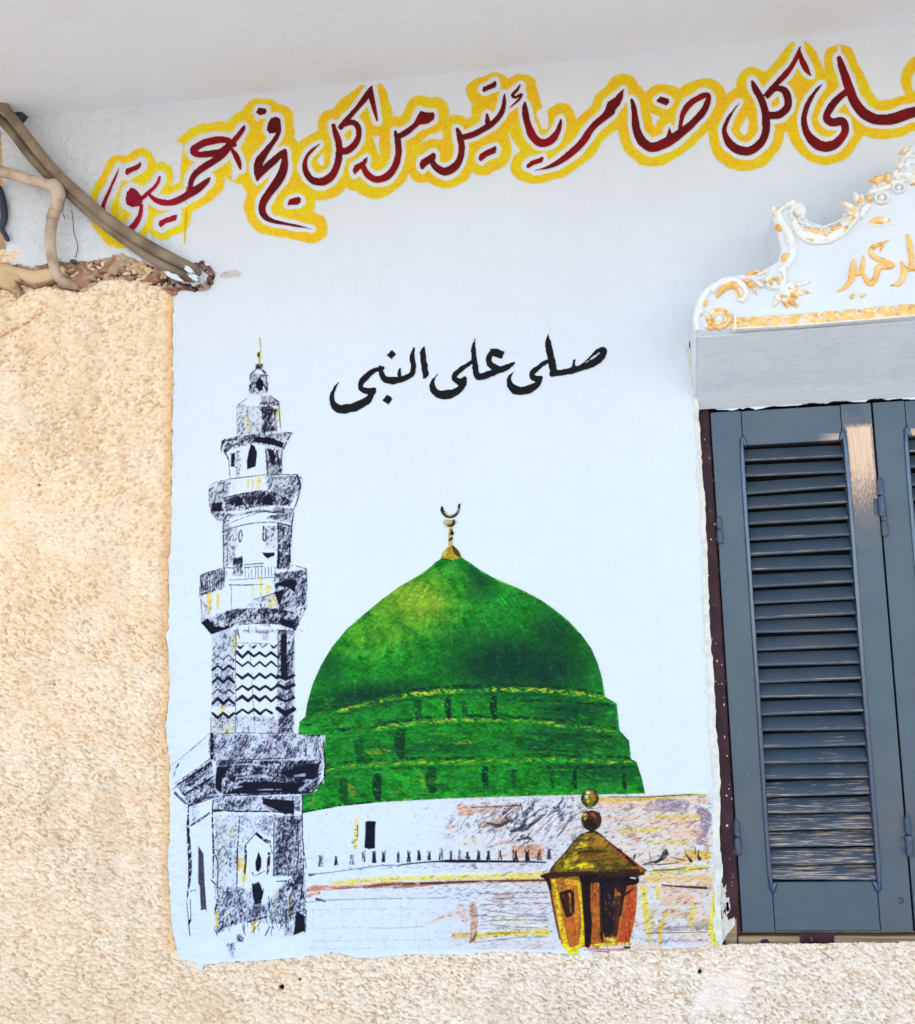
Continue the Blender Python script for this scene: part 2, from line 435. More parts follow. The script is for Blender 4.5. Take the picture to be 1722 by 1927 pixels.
    dk(zB((1050,1590),(1200,1640),(1230,1730),(1060,1670)), 1.1, 1.5)
    dk(zc((500,30),(760,20),(720,330),(500,330)), .45)
    dk(zc((500,330),(720,330),(722,760),(500,760)), .38)
    dk(zc((500,850),(1100,850),(1100,1010),(495,1015)), .3)
    dk(zc((780,20),(1130,20),(1130,60),(800,60)), .35)
    dk(zc((1130,20),(1290,20),(1275,1010),(1130,1010)), .66)
    dk(zc((1140,60),(1230,40),(1230,520),(1140,500)), .95, 5)
    dk(zc((490,1020),(1570,1030),(1570,1260),(550,1275),(490,1250)), .5)
    dk(zc((480,1020),(545,1030),(540,1290),(480,1240)), .8)
    dk(zc((1250,1040),(1560,1040),(1570,1270),(1250,1260)), .55)
    dk(zc((160,1500),(500,1265),(540,1540),(240,1630)), .78)
    dk(zc((540,1275),(1560,1265),(1540,1480),(1450,1590),(600,1600),(540,1500)), .84)
    dk(zc((540,1330),(700,1320),(600,1420),(590,1590),(530,1540)), 1.1, 2)
    dk(zc((1110,1390),(1440,1290),(1540,1300),(1500,1470),(1250,1440)), 1.05, 3)
    dk(zc((800,1470),(1400,1480),(1330,1575),(620,1595),(700,1550)), 1.25, 2)
    dk(zc((240,1610),(540,1530),(560,1600),(290,1700)), .8)
    dk(zd((520,100),(1340,85),(1350,235),(520,240)), .56)
    dk(zd((980,110),(1290,130),(1285,265),(1190,265),(980,170)), 1.0, 2)
    dk(zd((290,190),(380,160),(370,330),(300,370)), .3)
    dk(zd((525,270),(750,270),(740,960),(530,960)), .3)
    dk(zd((755,270),(1095,270),(1090,500),(930,430),(800,560),(760,800)), .26)
    dk(zd((1100,275),(1360,275),(1360,860),(1100,850)), .68)
    dk(zd((880,930),(950,908),(992,1000),(972,1112),(905,1132),(885,1050)), .95, 1.5)
    dk(zd((930,940),(970,940),(970,1100),(930,1100)), 1.2, 1.2)
    dk(zd((520,930),(800,960),(1000,1130),(1210,900),(1400,880),(1400,1390),(1200,1430),(1150,1310),(840,1290),(700,1320),(560,1400)), .46)
    dk(zd((830,1130),(1040,1120),(1020,1290),(840,1290)), .62)
    dk(zd((1200,900),(1390,820),(1390,1100),(1210,1000)), .72)
    dk(zd((1300,1180),(1385,1230),(1392,1380),(1275,1420)), 1.05, 2)
    dk(zd((1200,1150),(1280,1150),(1260,1430),(1195,1420)), .66)
    dk(zd((640,1510),(725,1480),(715,1620),(660,1650)), .55)
    dk(zd((730,1400),(800,1420),(800,1480),(740,1480)), .7)
    # lilac and purple tints under the ink
    body = sstep(D, .05, .5)
    cv.lay(body * (.30 + .35 * big), (186, 185, 198))
    for f, x, y, r in ((zc, 790, 1130, 60), (zc, 1110, 960, 50), (zc, 1230, 1190, 40), (zd, 1000, 330, 46), (zc, 1060, 1080, 60), (zB, 600, 700, 20), (zB, 900, 1700, 90)):
        p = f((x, y - r, r * 1.1), (x + 5, y + r * 1.2, r * .8))
        cv.line(p, (170, 140, 160), .45, soft=2.5)
    fine = cv.noise(3.2, 2.0, -60, seed=16, oct=2)
    cv.lay(sstep(D, .1, 1.0) * (.05 + .36 * big), (122, 122, 136))
    D2 = np.where(D > .9, D, D * (.34 + .58 * big))
    a = sstep(D2 - (sq * .7 + fine * .3), -.24, .18) * (D > .02)
    g = sstep(D2 * 1.5 - fine * .6 - sq * .4, -.3, .5) * (D > .02) * .55
    # bare gaps the brush skipped in the cornice
    for p, w in ((zc((740,1440,10),(950,1420,34),(1080,1440,16)), 1), (zc((1290,1420,20),(1380,1410,34)), 1), (zc((720,1530,30),(790,1520,10)), 1), (zc((940,1552,12),(1080,1548,14)), 1),
                 (zc((1110,1550,12),(1160,1548,10)), 1), (zc((1340,1550,34),(1500,1440,14)), 1), (zc((730,1310,10),(900,1310,24),(1050,1340,10)), 1), (zc((260,1500,6),(480,1350,16)), 1), (zc((200,1560,8),(420,1470,12)), 1)):
        m = sstep(-cv.dist_stroke(p, pad=4), -.5, .8) * .85
        a *= 1 - m; g *= 1 - m
    cv.lay(g, (112, 112, 134))
    cv.lay(a * (.62 + .35 * sstep(D, .4, 1)), INK)
    # pencil and brush lines
    O = O_MIN
    cv.line(za((852, 92, 20), (858, 150, 12), (860, 235, 8)), (214, 190, 70), .9, O_MFIN, thr=.2)
    cv.line(za((845, 245, 20), (842, 275, 48), (846, 305, 24)), (214, 190, 60), .95, O_MFIN, thr=.2)
    cv.line(za((850, 300, 20), (850, 368, 26)), (190, 170, 60), .95, O_MFIN, thr=.2)
    cv.line(za((848, 240, 6), (842, 270, 26), (846, 300, 8)), (40, 30, 20), .95)
    cv.line(za((858, 120, 5), (862, 240, 5)), (90, 80, 40), .7)
    for pts in (((805,435,16),(755,490,18),(750,545,14)), ((745,600,16),(738,660,12)), ((888,445,22),(930,490,24)), ((920,500,10),(938,650,12)), ((905,600,20),(930,660,16)),
                ((800,600,14),(780,690,10)), ((720,740,10),(630,805,9)), ((960,715,10),(1055,778,14)), ((610,820,9),(640,810,6)), ((608,830,8),(605,1140,8)), ((860,800,14),(960,800,10),(1010,790,14)), ((1060,790,8),(1078,1080,9)),
                ((445,1200,12),(620,1185,7),(740,1150,8)), ((470,1180,14),(440,1270,18),(435,1330,8)), ((1120,1105,8),(1205,1122,14)), ((1180,1150,10),(1110,1290,12)), ((520,1270,14),(720,1180,10)), ((470,1300,16),(510,1400,10)),
                ((515,1370,8),(530,1600,8)), ((920,1290,12),(940,1590,12)), ((1095,1300,9),(1085,1560,10)), ((1050,1540,20),(1080,1510,16)), ((1040,1310,14),(1070,1500,12))):
        ln(za(*pts), O)
    for pts in (((310,190,8),(440,135,8),(800,88,8)), ((800,85,8),(950,75,6),(1245,74,12)), ((460,130,7),(455,310,7)), ((470,190,12),(530,170,6)), ((300,230,12),(305,390,10)), ((440,330,9),(620,285,12),(860,245,10)),
                ((1245,90,22),(1275,180,18),(1265,270,14),(1225,400,10),(1165,510,8)), ((310,400,8),(330,480,10),(400,560,8)), ((460,560,12),(455,690,12),(460,1060,8)), ((440,690,10),(560,640,9),(760,595,9),(1000,583,9),(1185,628,14)),
                ((440,640,6),(600,560,6),(860,470,10),(1060,490,9)), ((1205,480,9),(1185,620,12),(1180,750,9)), ((1040,600,16),(1040,800,10),(1035,1060,18)), ((1100,640,18),(1090,740,16)), ((1160,820,16),(1165,1000,18)), ((1060,820,14),(1040,1060,16)),
                ((640,660,12),(622,720,12),(630,790,16),(655,740,12),(650,670,8)), ((885,630,18),(878,760,14),(905,770,14),(910,650,9)), ((495,700,6),(500,1050,6)),
                ((680,1035,8),(880,1020,10)), ((680,1065,7),(880,1050,9)), ((210,1150,10),(250,1130,12),(440,1072,10),(555,1070,8)), ((1180,1040,8),(1240,1050,9),(1350,1080,12)), ((1340,1090,7),(1345,1300,8)), ((210,1150,10),(200,1380,8)), ((215,1380,5),(220,1640,8)),
                ((520,1252,12),(700,1252,10),(880,1245,6)), ((780,1405,6),(930,1362,9),(1090,1305,12)), ((520,1200,5),(1000,1170,5)), ((215,1345,7),(440,1290,8)), ((540,1230,5),(540,1500,4)), ((855,1450,9),(860,1510,8)), ((1300,1330,9),(1320,1520,10)), ((1050,1500,10),(1220,1560,10)),
                ((600,1680,8),(800,1662,9),(1050,1665,12),(1225,1732,14)), ((940,1665,7),(950,1700,8)), ((730,1670,7),(720,1760,8)), ((800,1700,7),(810,1760,7)), ((600,1700,9),(630,1820,7)), ((1250,1650,6),(1290,1750,6)), ((700,1560,9),(720,1640,8))):
        ln(zB(*pts), O_BAL2 if pts[0][1] > 1030 else O)
    for k in range(11):                                   # balustrade
        x = 225 + k * 24
        ln(zB((x, 1150 - k * 7 + rs.randint(-15, 15), 8 + rs.rand() * 6), (x - 8 + rs.randint(-6, 6), 1230, 10), (x - 6, 1330 - k * 6, 6)), O_BAL2)
    for k in range(10):
        x = 690 + k * 35
        ln(zB((x, 1060, 6), (x + rs.randint(-6, 6), 1110, 6), (x + 3, 1172, 4)), O_BAL2, .8)
    # zigzag courses
    def zig(x0, x1, y, w, per, ph, amp=22):
        n = max(2, int(round((x1 - x0) / (per / 2))))
        P = []
        for i in range(n + 1):
            P.append((x0 + (x1 - x0) * i / n, y + (amp if (i + ph) % 2 else -amp) + rs.uniform(-6, 6), w * rs.uniform(.75, 1.15)))
        cv.line(zc(*P), INK, .97, O, smooth=False, dry=cv_dry)
    cv_dry = drynoise + .15
    for y, w in ((262, 26), (352, 18), (468, 26), (578, 25), (682, 30), (802, 26)):
        x = 735
        zig(735, 1120 if y != 802 else 1070, y, w, 118, 0 if y < 500 else 1)
    for y, w in ((290, 8), (388, 24), (505, 26), (615, 14), (705, 26), (845, 28)):
        zig(505, 710, y, w, 105, 1 if y != 845 else 0)
    for y, w in ((480, 30), (570, 34), (690, 26), (800, 44)):
        zig(1125, 1280, y, w, 130, 0)
    for x, y in ((770, 190), (895, 185), (990, 182), (1090, 185)):
        ln(zc((x - 30, y - 14, 8), (x, y + 8, 26), (x + 34, y - 18, 8)), O)
    for pts in (((490,1020,6),(800,1010,7),(1390,1020,6)), ((490,860,7),(490,1020,8)), ((728,30,5),(725,1000,5)), ((740,150,5),(1050,160,4)), ((1130,20,6),(1130,700,5)), ((860,170,3),(912,1010,3)), ((1390,1035,14),(1530,1035,16)),
                ((120,1310,6),(300,1170,9),(480,1010,6)), ((130,1500,6),(330,1370,9),(505,1240,10)), ((185,1300,16),(160,1350,12),(135,1430,4)), ((500,1020,26),(500,1250,30)), ((560,1275,10),(900,1262,10),(1210,1252,9)),
                ((125,1550,8),(200,1490,12)), ((140,1580,14),(250,1690,10)), ((150,1570,9),(280,1700,8)), ((280,1700,12),(500,1620,10),(900,1600,12),(1400,1580,16)), ((1565,1080,12),(1570,1420,18),(1450,1580,14)), ((240,1600,20),(520,1420,16)), ((180,1500,16),(480,1300,18)), ((1500,1070,8),(1540,1260,10))):
        ln(zc(*pts), O_BASE if pts[0][1] > 1000 else O)
    for k in range(26):
        x = 1180 + rs.rand() * 340; y = 1060 + rs.rand() * 140
        ln(zc((x, y, 6), (x - 14, y + 60, 9)), O_BASE, .8)
    for pts in (((275,190,14),(272,400,30),(285,600,34),(292,780,34),(285,900,24),(262,1090,8)), ((262,1110,6),(290,1420,10)), ((290,1280,22),(280,1310,18)), ((300,1000,8),(345,985,8)), ((295,1080,6),(300,1280,6)),
                ((275,190,10),(520,105,7)), ((300,372,14),(400,310,22),(480,250,12)), ((512,130,12),(505,300,14),(515,600,18),(512,870,12)), ((530,640,14),(560,760,10),(550,960,12)), ((490,890,14),(560,960,10)),
                ((755,290,9),(762,320,12),(745,600,13),(738,950,10)), ((1095,270,10),(1092,500,10),(1090,850,14)), ((1365,80,14),(1362,400,10),(1375,700,14),(1350,1060,14)), ((1320,320,9),(1325,700,9)), ((1385,640,8),(1400,780,6)),
                ((525,232,26),(620,228,18),(760,238,16),(1000,238,14),(1180,245,14)), ((820,560,9),(910,455,9)), ((820,570,20),(822,700,22),(812,830,16)), ((925,450,26),(985,500,30),(1045,532,34)), ((1045,640,26),(1040,740,28),(1030,835,16)), ((1060,560,12),(1075,640,9)),
                ((885,820,12),(910,850,8),(1000,810,9)), ((1120,905,9),(1210,900,10)), ((740,970,9),(790,1200,9)), ((650,960,10),(640,1160,12)), ((560,1080,22),(530,1180,14)), ((610,1180,8),(605,1350,9)), ((570,1380,18),(600,1330,12)), ((1010,1420,10),(1050,1340,12)), ((850,1290,14),(1020,1240,16)),
                ((1210,1180,10),(1205,1410,12)), ((1240,1060,7),(1250,1280,7)), ((1340,1060,9),(1340,1200,8)), ((700,1290,22),(690,1310,16)), ((1400,1180,9),(1390,1380,9)), ((760,1180,9),(780,1300,9))):
        ln(zd(*pts), O_BASE)
    cv.lay(cv.poly(zd((370,568),(392,600),(420,640),(430,900),(452,1195),(440,1170),(395,1182),(385,950),(370,920))) * sstep(drynoise, .1, .4), (66, 58, 74))
    cv.lay(cv.poly(zd((945,622),(972,690),(970,770),(945,815),(920,800),(915,720))), INK)
    for k in range(60):                                   # loose scratches in the ground storey
        x = 530 + rs.rand() * 850; y = 960 + rs.rand() * 380
        ln(zd((x, y, 6), (x + rs.randint(-20, 20), y + rs.randint(20, 70), 8), (x + rs.randint(-25, 25), y + 90, 4)), O_BASE, .75)
    for k in range(70):
        x = 1110 + rs.rand() * 240; y = 280 + rs.rand() * 500
        ln(zd((x, y, 5), (x - rs.randint(-6, 14), y + rs.randint(30, 80), 7)), O_BASE, .75)


def dome(cv, rs):
    top = zf((35,1085),(45,1020),(70,930),(110,840),(160,755),(230,670),(310,600),(400,525),(490,460),(570,415),(620,380),(660,345),(690,325),(735,316),(780,325),(820,350),(870,385),(930,420),(1010,455),(1080,485),(1150,522),(1220,570),(1290,628),(1350,690),(1400,760),(1430,830),(1450,900),(1466,990),(1500,1010),(1520,1022),(1534,1150),(1580,1200),(1588,1285),(1615,1300),(1642,1385),(1656,1452),(1350,1458),(1000,1466),(700,1476),(400,1492),(200,1512),(25,1545),(15,1430),(125,1400),(130,1175),(2,1168),(8,1108))
    m = cv.poly(top, 1.0)
    n1 = cv.noise(20, 13, 30, seed=21, oct=3)
    n2 = cv.noise(90, 70, seed=22, oct=2)
    n3 = cv.noise(5, 2.2, 35, seed=23, oct=2)
    X = (cv.X - 560) * 2.532; Y = (cv.Y - 920) * 2.532
    # the painter's own modelling: light upper left, deep green lower right
    dark = np.exp(-(((X - 1060) / 400) ** 2 + ((Y - 840) / 150) ** 2)) * 1.15
    dark = np.maximum(dark, .80 * np.exp(-(((X - 1230) / 190) ** 2 + ((Y - 740) / 170) ** 2)))
    dark = np.maximum(dark, .95 * np.exp(-(((X - 330) / 380) ** 2 + ((Y - 985 + (X - 330) * .16) / 62) ** 2)))
    dark = np.maximum(dark, .55 * np.exp(-(((X - 150) / 90) ** 2 + ((Y - 850) / 120) ** 2)))
    dark = np.maximum(dark, .70 * np.exp(-(((X - 850) / 70) ** 2 + ((Y - 440) / 100) ** 2)))
    dark = np.maximum(dark, .85 * np.exp(-(((X - 1340) / 210) ** 2 + ((Y - 1060) / 70) ** 2)))
    dark = np.maximum(dark, .7 * np.exp(-(((X - 1250) / 350) ** 2 + ((Y - 1200) / 60) ** 2)))
    dark = np.maximum(dark, .7 * np.exp(-(((X - 1400) / 300) ** 2 + ((Y - 1350) / 50) ** 2)))
    dark = np.maximum(dark, .55 * np.exp(-(((X - 620) / 420) ** 2 + ((Y - 1230) / 40) ** 2)))
    lite = np.exp(-(((X - 560) / 210) ** 2 + ((Y - 530) / 150) ** 2)) * 1.25
    lite = np.maximum(lite, .7 * np.exp(-(((X - 400) / 260) ** 2 + ((Y - 660) / 130) ** 2)))
    dark = np.clip(dark + (n1 - .5) * .40 + (n2 - .5) * .22 - .04, 0, 1)
    lite = np.clip(lite + (n1 - .5) * .4 - .12, 0, 1)
    L = lambda c: np.array(c) / 255.
    keep = cv.rgb.copy()
    base = L((24, 132, 28)) + (n1[..., None] - .5) * L((22, 60, 20)) + (n3[..., None] - .5) * L((18, 34, 18))
    base = base + (L((5, 54, 34)) - base) * (dark ** .8)[..., None]
    base = base + (L((136, 166, 36)) - base) * (lite * .88)[..., None]
    cv.rgb += (base.clip(.005, 1) - cv.rgb) * m[..., None]
    cv.own[m > .5] = O_DOME
    dry = cv.noise(7, 3, 25, seed=24, oct=2)

    def stroke(f, pts, col, a=.8):
        cv.line(f(*pts), col, a, dry=dry, soft=1.2)
    # many short strokes that follow the curve of the dome
    for k in range(1500):
        x = rs.uniform(20, 1560); y = rs.uniform(330, 950)
        i = int(((560 + x / 2.532) - cv.x0) / cv.g); j = int(((920 + y / 2.532) - cv.y0) / cv.g)
        if not (0 <= i < cv.w and 0 <= j < cv.h) or m[j, i] < .9:
            continue
        c = cv.rgb[j, i] * rs.uniform(.78, 1.26) + np.array([.02, .03, 0]) * rs.uniform(-1, 1.2)
        ang = math.radians((x - 740) * .05 + rs.uniform(-50, 50) + 20)
        l = rs.uniform(15, 55)
        dx, dy = math.cos(ang) * l, math.sin(ang) * l
        cv.line(zf((x - dx, y - dy, 4), (x, y, rs.uniform(5, 12)), (x + dx, y + dy, 3)), c.clip(0, .95), .42, dry=dry)
    for k in range(420):
        u = rs.uniform(-1, 1); v0 = rs.uniform(.05, .9); v1 = v0 + rs.uniform(.06, .2)
        P = []
        for v in np.linspace(v0, v1, 4):
            hw = 725 * math.sqrt(max(0, 1 - (1 - v) ** 2)) ** 1.25
            P.append((740 + u * hw, 350 + v * 620, 9 * rs.uniform(.5, 1.2)))
        i = int((560 + P[1][0] / 2.532 - cv.x0) / cv.g); j = int((920 + P[1][1] / 2.532 - cv.y0) / cv.g)
        if not (0 <= i < cv.w and 0 <= j < cv.h) or m[j, i] < .9:
            continue
        c = (cv.rgb[j, i] * rs.uniform(.7, 1.45) + np.array((.02, .03, 0)) * rs.uniform(0, 1)).clip(0, .9)
        P[0] = P[0][:2] + (3,); P[-1] = P[-1][:2] + (2,)
        cv.line(zf(*P), c, .5, dry=dry)
    # drum: ledges and tiers
    led = [((5,1112),(120,1075),(300,1030),(500,985),(700,962),(920,955),(1100,955),(1300,968),(1510,1010)),
           ((125,1175),(300,1155),(450,1130),(620,1108),(800,1100),(1000,1100),(1200,1115),(1400,1140),(1540,1160)),
           ((130,1340),(250,1320),(400,1308),(700,1302),(900,1295),(1100,1287),(1350,1290),(1610,1302))]
    for q in led:
        stroke(zf, [(x, y - 14, 24) for x, y in q], (4, 46, 26), .85)
        stroke(zf, [(x, y + 26, 14) for x, y in q], (6, 70, 30), .6)
        stroke(zf, [(x, y + 6, 18) for x, y in q], (44, 156, 34), .9)
    for q, a0, a1, w in ((led[0], 210, 780, 26), (led[0], 900, 1480, 16), (led[1], 380, 760, 24), (led[1], 620, 1300, 12), (led[1], 1300, 1500, 10), (led[2], 150, 640, 14), (led[2], 560, 1240, 9), (led[2], 1300, 1600, 10)):
        for k in range(int((a1 - a0) / 8)):
            x = a0 + k * 8 + rs.uniform(-6, 6)
            y = np.interp(x, [p[0] for p in q], [p[1] for p in q]) + rs.uniform(-6, 8)
            stroke(zf, [(x - 16, y + 5, 3), (x, y, w * rs.uniform(.25, .7)), (x + 24, y - 6, 3)], [(176, 176, 34), (140, 168, 30), (206, 190, 60), (84, 150, 30)][rs.randint(4)], .8)
    for k in range(1500):
        x = rs.uniform(20, 1630); y = rs.uniform(985, 1520)
        ox = math.radians(-14 + (x / 1600) * 26 + rs.uniform(-14, 14))
        l = rs.uniform(12, 50)
        px, py = 560 + x / 2.532, 920 + y / 2.532
        i, j = int((px - cv.x0) / cv.g), int((py - cv.y0) / cv.g)
        if not (0 <= i < cv.w and 0 <= j < cv.h) or m[j, i] < .9:
            continue
        lx = 1 - x / 1700
        c = [(20, 120, 34), (10, 84, 30), (46, 150, 30), (8, 62, 34), (96, 156, 28)][rs.choice(5, p=np.array([.3, .2 + .12 * (1 - lx), .22, .2 - .12 * (1 - lx), .08]))]
        stroke(zf, [(x - math.cos(ox) * l, y - math.sin(ox) * l, 3), (x, y, rs.uniform(5, 13)), (x + math.cos(ox) * l, y + math.sin(ox) * l, 3)], c, .6)
    # dark windows round the drum
    for x, y0, y1, w, a in ((575,1020,1085,40,.6), (718,1005,1085,32,.95), (935,1000,1090,34,1), (295,1200,1290,44,.6), (490,1165,1270,52,.75), (220,1395,1490,46,.6), (380,1375,1480,42,.9), (640,1345,1435,50,.7), (895,1335,1420,32,.9), (1030,1350,1420,22,.5), (1215,1350,1420,22,.6), (1322,1345,1425,22,.95), (1558,1365,1425,20,1), (800,1030,1080,30,.4), (1060,1190,1230,40,.3)):
        cv.line(zf((x, y0, w * .9), (x - 3, (y0 + y1) / 2, w), (x + 4, y1, w * .7)), (6, 40, 26), a, dry=dry + .25, soft=1.5)
    for p in ([(1000,1005,10),(1150,1010,16),(1300,1012,10)], [(1100,1040,6),(1250,1050,14),(1400,1045,10)], [(1330,1020,10),(1480,1030,22)], [(900,1090,6),(1000,1092,9),(1100,1088,6)], [(1000,1160,8),(1250,1170,14),(1500,1180,10)], [(1100,1240,8),(1400,1255,12)], [(1150,1325,10),(1400,1325,18),(1600,1325,10)]):
        stroke(zf, p, (5, 40, 26), .8)
    for p in ([(320,1260,10),(380,1250,30),(440,1250,14)], [(240,1400,16),(260,1440,34),(270,1470,10)], [(590,1360,20),(600,1420,18)], [(640,1390,26),(670,1395,20)], [(80,1450,14),(70,1510,12)], [(440,1450,6),(540,1440,10)], [(740,1215,10),(800,1205,20),(850,1210,10)]):
        stroke(zf, p, (150, 150, 34), .65)
    # yellow-green rim lights
    stroke(zf, [(30,1070,8),(70,925,9),(110,835,8)], (150, 190, 30), .8)
    stroke(zf, [(120,815,5),(230,668,7),(400,522,10),(490,456,10),(600,392,16),(650,350,10)], (196, 184, 50), .85)
    stroke(zf, [(790,330,7),(870,388,8),(930,422,7)], (70, 200, 110), .8)
    stroke(zf, [(930,425,6),(1080,490,9),(1150,524,8),(1225,576,5)], (170, 190, 50), .8)
    stroke(zf, [(1225,576,4),(1350,692,5),(1405,765,8),(1436,835,10),(1455,905,12),(1466,985,14)], (120, 196, 30), .85)
    stroke(zf, [(1518,1030,10),(1530,1145,12)], (40, 160, 60), .8)
    stroke(zf, [(10,1120,12),(15,1150,10)], (80, 170, 40), .8)
    for x in (570, 585, 612, 640, 655):                   # loose dragged highlights
        stroke(zf, [(x, rs.uniform(440, 480), 5), (x + 6, 540, 9), (x + 14, rs.uniform(610, 690), 3)], (166, 164, 52), .6)
    stroke(zf, [(360,670,5),(320,730,10),(300,765,4)], (150, 150, 40), .5)
    stroke(zf, [(25,1540,8),(200,1508,12),(400,1490,8)], (4, 24, 16), .9)
    for k in range(90):                                   # scrubbed lower edge
        x = rs.uniform(380, 1330); y = np.interp(x, [380, 700, 1350], [1492, 1478, 1458]) + rs.uniform(-8, 6)
        stroke(zf, [(x - 14, y + 8, 3), (x + 14, y - 8, 6)], [(150, 190, 30), (40, 170, 50), (196, 180, 40), (20, 110, 40)][rs.randint(4)], .8)
    mk = sstep(-cv.dist_poly(top, pad=6), -1.6, .2)[..., None]
    cv.rgb = keep + (cv.rgb - keep) * mk
    # finial
    O = O_DFIN
    cv.lay(cv.poly(zf((682,330),(690,305),(712,280),(735,262),(765,290),(785,325),(735,340)), .8), (176, 142, 36), O)
    ln = lambda pts, c, a=.95: cv.line(zf(*pts), c, a, O, thr=.25)
    ln([(735,268,5),(755,300,22),(772,322,10)], (70, 56, 20)); ln([(712,285,8),(700,315,10)], (214, 184, 60)); ln([(690,332,6),(730,342,8)], (30, 60, 20))
    ln([(728,262,22),(730,180,20)], (196, 168, 70)); ln([(735,240,8),(722,246,8)], (50, 40, 20)); ln([(733,198,8),(738,212,16),(728,214,8)], (30, 22, 20)); ln([(735,236,12),(722,244,6)], (40, 30, 20))
    ln([(705,160,28),(745,158,26)], (176, 160, 90)); ln([(745,148,8),(740,170,16),(712,178,6)], (40, 34, 26)); ln([(696,145,5),(700,180,6)], (214, 206, 190))
    ln([(686,84,8),(690,105,18),(712,128,20),(740,130,16),(762,112,14),(772,74,10)], (40, 34, 36)); ln([(700,112,5),(725,126,10),(750,118,5)], (196, 180, 110)); ln([(762,112,6),(766,92,8)], (170, 156, 100)); ln([(690,92,12),(690,100,10)], (20, 18, 24)); ln([(770,76,12),(768,88,10)], (20, 18, 24))


def mosque_wall(cv, rs):
    reg = [(570, 1532), (640, 1524), (760, 1508), (900, 1501), (1100, 1497), (1337, 1493), (1349, 1640), (1352, 1782), (1200, 1786), (900, 1786), (572, 1790)]
    m = cv.poly(reg, 1)
    cv.lay(m, (224, 227, 231))
    cv.own[m > .5] = O_WALL
    sq = 1 - np.abs(cv.noise(12, 5, -30, seed=31, oct=2) * 2 - 1)
    sq2 = cv.noise(16, 4, 5, seed=32, oct=2)
    sq3 = .6 * cv.noise(9, 4, -48, seed=36, oct=3) + .4 * cv.noise(4, 2, -40, seed=37, oct=2)
    dry = cv.noise(12, 3.4, 2, seed=33, oct=2) * .7 + .2
    dryv = cv.noise(3.4, 14, 4, seed=34, oct=2) * .7 + .2
    big = cv.noise(60, 30, seed=35, oct=2)

    def wash(f, pts, col, a, v=False):
        cv.line(f(*pts), col, a, dry=(dryv if v else dry) * .75 + .22, soft=2.2)

    right = sstep(cv.X, 800, 900)
    soft = cv.noise(110, 34, 4, seed=38, oct=3)
    cv.lay(m * sstep(cv.X, 760, 1040) * (.25 + .6 * soft), (226, 200, 184))
    cv.lay(m * right * sstep(big, .35, .8) * .4, (228, 214, 208))
    cv.lay(m * sstep(cv.X, 760, 960) * sstep(sq2, .55, .85) * .20, (176, 160, 160))
    cv.lay(m * sstep(cv.X, 1120, 1180) * sstep(big, .15, .6) * .55, (242, 206, 170))
    OR, PE, YE, MA = (214, 130, 76), (236, 178, 140), (236, 190, 60), (150, 122, 132)
    # right block: courses of peach, ochre and mauve
    for pts, c, a in (([(640,170,30),(900,165,24),(1370,120,26)], (234, 178, 50), .95), ([(1050,190,60),(1230,200,70)], MA, .8), ([(960,230,40),(1240,240,30)], MA, .6), ([(1340,250,60),(1380,300,80),(1340,460,60)], MA, .85), ([(1330,180,30),(1390,175,30)], OR, .6),
                      ([(1030,290,24),(1330,285,28)], (236, 186, 70), .9), ([(640,210,40),(900,210,36),(1050,215,26)], PE, .7), ([(660,300,30),(860,290,28)], PE, .5), ([(780,390,36),(1070,375,34)], (230, 190, 90), .85), ([(1000,330,40),(1320,330,40)], PE, .8), ([(960,470,30),(1250,465,36)], (232, 196, 110), .7),
                      ([(850,420,40),(900,450,30)], OR, .5), ([(1150,400,60),(1330,400,60)], PE, .7), ([(1260,560,80),(1390,560,60)], (238, 176, 50), .9), ([(1100,590,50),(1260,600,60)], (236, 178, 110), .8), ([(1380,460,40),(1390,540,30)], OR, .6), ([(1000,690,40),(1390,640,36)], (232, 200, 80), .85),
                      ([(960,730,40),(1400,730,50)], (238, 178, 96), .85), ([(1100,800,60),(1420,790,60)], PE, .85), ([(1100,880,70),(1250,870,90)], PE, .8), ([(1130,960,60),(1400,1010,60)], PE, .7), ([(1330,860,60),(1330,1000,60)], (240, 200, 180), .8), ([(1000,1090,30),(1390,1060,36)], MA, .7), ([(960,1160,20),(1390,1160,16)], MA, .5), ([(1330,1060,70),(1400,1040,50)], (170, 160, 130), .6)):
        wash(zl, pts, c, a)
    for pts, c, a in (([(935,780,30),(960,980,36),(990,1190,14)], (240, 206, 40), .9), ([(1040,790,30),(1045,860,26)], (238, 200, 70), .9), ([(1100,960,40),(1060,1080,36),(1055,1210,12)], (238, 180, 60), .85), ([(1290,890,34),(1270,1060,30)], (240, 196, 60), .9), ([(1440,830,30),(1440,980,46),(1425,1060,60),(1450,1200,34)], (244, 222, 20), .97), ([(1170,900,30),(1160,1010,24)], (236, 200, 120), .6), ([(1395,560,30),(1390,620,20)], (240, 200, 60), .7), ([(1000,950,40),(1000,1080,30)], (200, 190, 110), .6)):
        wash(zl, pts, c, a, True)
    for k in range(240):                                  # hatching
        x = rs.uniform(640, 1400); y = rs.uniform(170, 700)
        a = rs.uniform(-.5, .25); l = rs.uniform(10, 46)
        cv.line(zl((x, y, 3), (x + l * .5, y + l * a * .5 + rs.uniform(-4, 4), rs.uniform(3, 6)), (x + l, y + l * a, 2)), [(110, 96, 96), (150, 122, 110), (240, 238, 238), (70, 60, 62)][rs.randint(4)], .5)
    for k in range(200):
        x = rs.uniform(920, 1400); y = rs.uniform(720, 1160)
        a = rs.uniform(-.6, .6); l = rs.uniform(10, 40)
        cv.line(zl((x, y, 3), (x + l, y + l * a, 4)), [(190, 120, 90), (150, 130, 110), (255, 244, 236), (220, 170, 80)][rs.randint(4)], .55)
